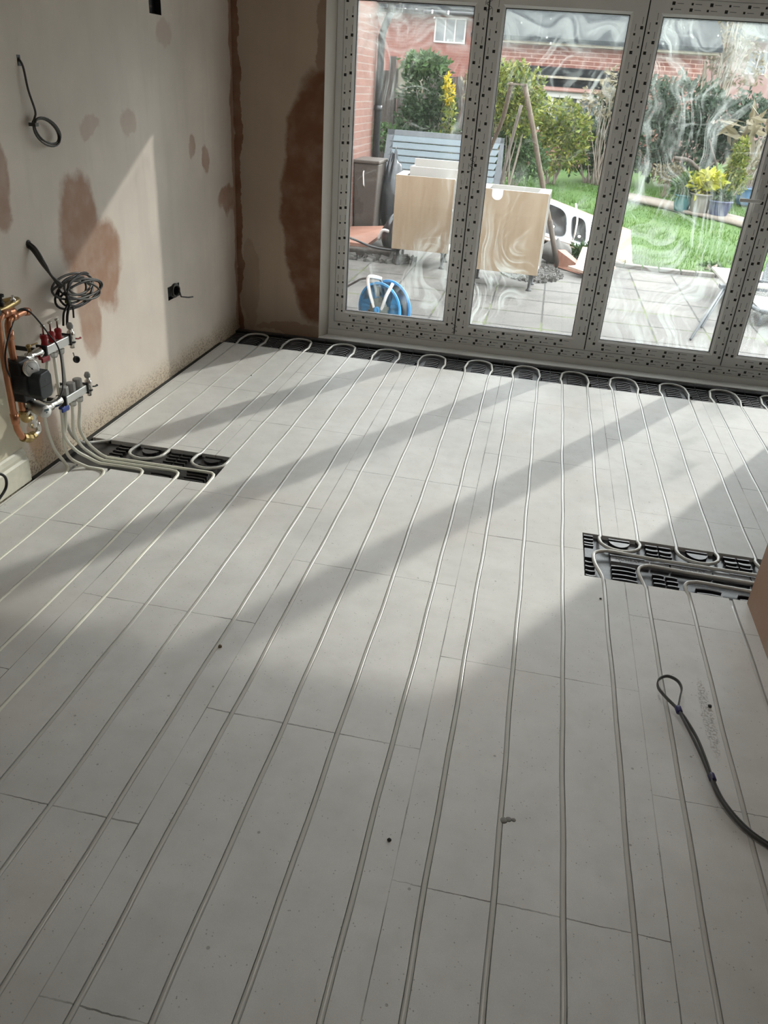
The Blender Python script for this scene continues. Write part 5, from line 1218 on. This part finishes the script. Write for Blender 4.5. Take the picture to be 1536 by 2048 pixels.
m.build('base_wall', 'brick_orange', cv)
m = MB()
for x in (1.32, 1.62, 2.12, 2.5): m.box(x, x+.07, 12.36, 12.43, .95, 1.56)
m.box(1.28, 2.64, 12.32, 12.46, 1.52, 1.62).box(1.28, 2.64, 12.35, 12.43, .95, 1.0); m.build('white_frame', 'melamine', cv)
MB().box(1.33, 2.6, 12.42, 12.44, 1.0, 1.53).build('panes', 'window_dark', cv)
m = MB(); m.hexa([(1.22, 12.25, 1.62), (2.68, 12.25, 1.62), (2.68, 12.94, 1.68), (1.22, 12.94, 1.68)], [(1.22, 12.25, 1.64), (2.68, 12.25, 1.64), (2.68, 12.94, 1.70), (1.22, 12.94, 1.70)]); m.build('roof', 'roof_red', cv)
MB().box(1.25, 3.0, 12.85, 12.94, 1.84, 1.88).build('ledge', 'fence_pale', cv)
def window(root, x0, x1, z0, z1, y, panes):
    m = MB(); f = .045*(x1-x0); m.box(x0, x1, y-.05, y, z0, z0+f).box(x0, x1, y-.05, y, z1-f, z1)
    for i in range(panes+1):
        x = x0+(x1-x0-f)*i/panes; m.box(x, x+f, y-.05, y, z0+f, z1-f)
    o = m.build('window', 'melamine', root); MB().box(x0+f, x1-f, y-.02, y-.005, z0+f, z1-f).build('pane', 'window_dark', o)
fh = empty('brick_house', (-2, 24, ZG), 'red brick house with white three-pane window behind the left fence', 'house')
MB().box(-6.5, -.2, 24, 30, ZG, 3.55).build('brick_wall', 'brick_far', fh)
window(fh, -2.41, -1.42, 2.79, 3.47, 24, 3)
m = MB(); m.hexa([(-7, 23.6, 3.52), (.2, 23.6, 3.52), (.2, 28, 6.5), (-7, 28, 6.5)], [(-7, 23.6, 3.58), (.2, 23.6, 3.58), (.2, 28, 6.6), (-7, 28, 6.6)]); m.build('roof', 'roof', fh)
m = MB().tube([(-7, 23.55, 3.56), (.25, 23.55, 3.56)], .06, 10)
m.build('gutter', 'black_plastic', fh)
for x in (-3.3, -2.95, -2.45, -1.95): MB().box(x-.02, x+.02, 23.46, 23.48, 3.52, 3.62).build('gutter_clip', 'white', fh)
fh2 = empty('pink_house', (8, 22, ZG), 'pinkish house with white window at the right behind the ivy hedge', 'house')
MB().box(5.3, 11, 22, 28, ZG, 3.25).build('wall', 'render_pink', fh2)
window(fh2, 6.75, 7.30, 2.42, 2.98, 22, 2); window(fh2, 7.55, 8.6, 2.3, 3.1, 22, 2)
m = MB(); m.hexa([(5.0, 21.6, 3.2), (11.3, 21.6, 3.2), (11.3, 26, 5.9), (5.0, 26, 5.9)], [(5.0, 21.6, 3.3), (11.3, 21.6, 3.3), (11.3, 26, 6.0), (5.0, 26, 6.0)]); m.build('roof', 'roof_grey', fh2)
shrub('bare_tree', (5.2, 16.5, gz(13)), [(5.1, 16.5, 2.9, .7, .5, .6), (5.6, 16.5, 2.4, .6, .5, .5)], 900, .07, 'leaf_dry', 'bare tree rising beside the grey roof at upper right', 'tree', 71, 'pale_twig', 30, .03)
shrub('garden_hedge', (7.2, 10.8, gz(10.8)), [(6.4, 10.9, .9, .9, .4, .8), (7.6, 10.9, .9, .9, .4, .8)], 1800, .09, 'leaf_ivy', 'hedge at the far right end of the garden', 'hedge', 72, nb=4, r=.03)
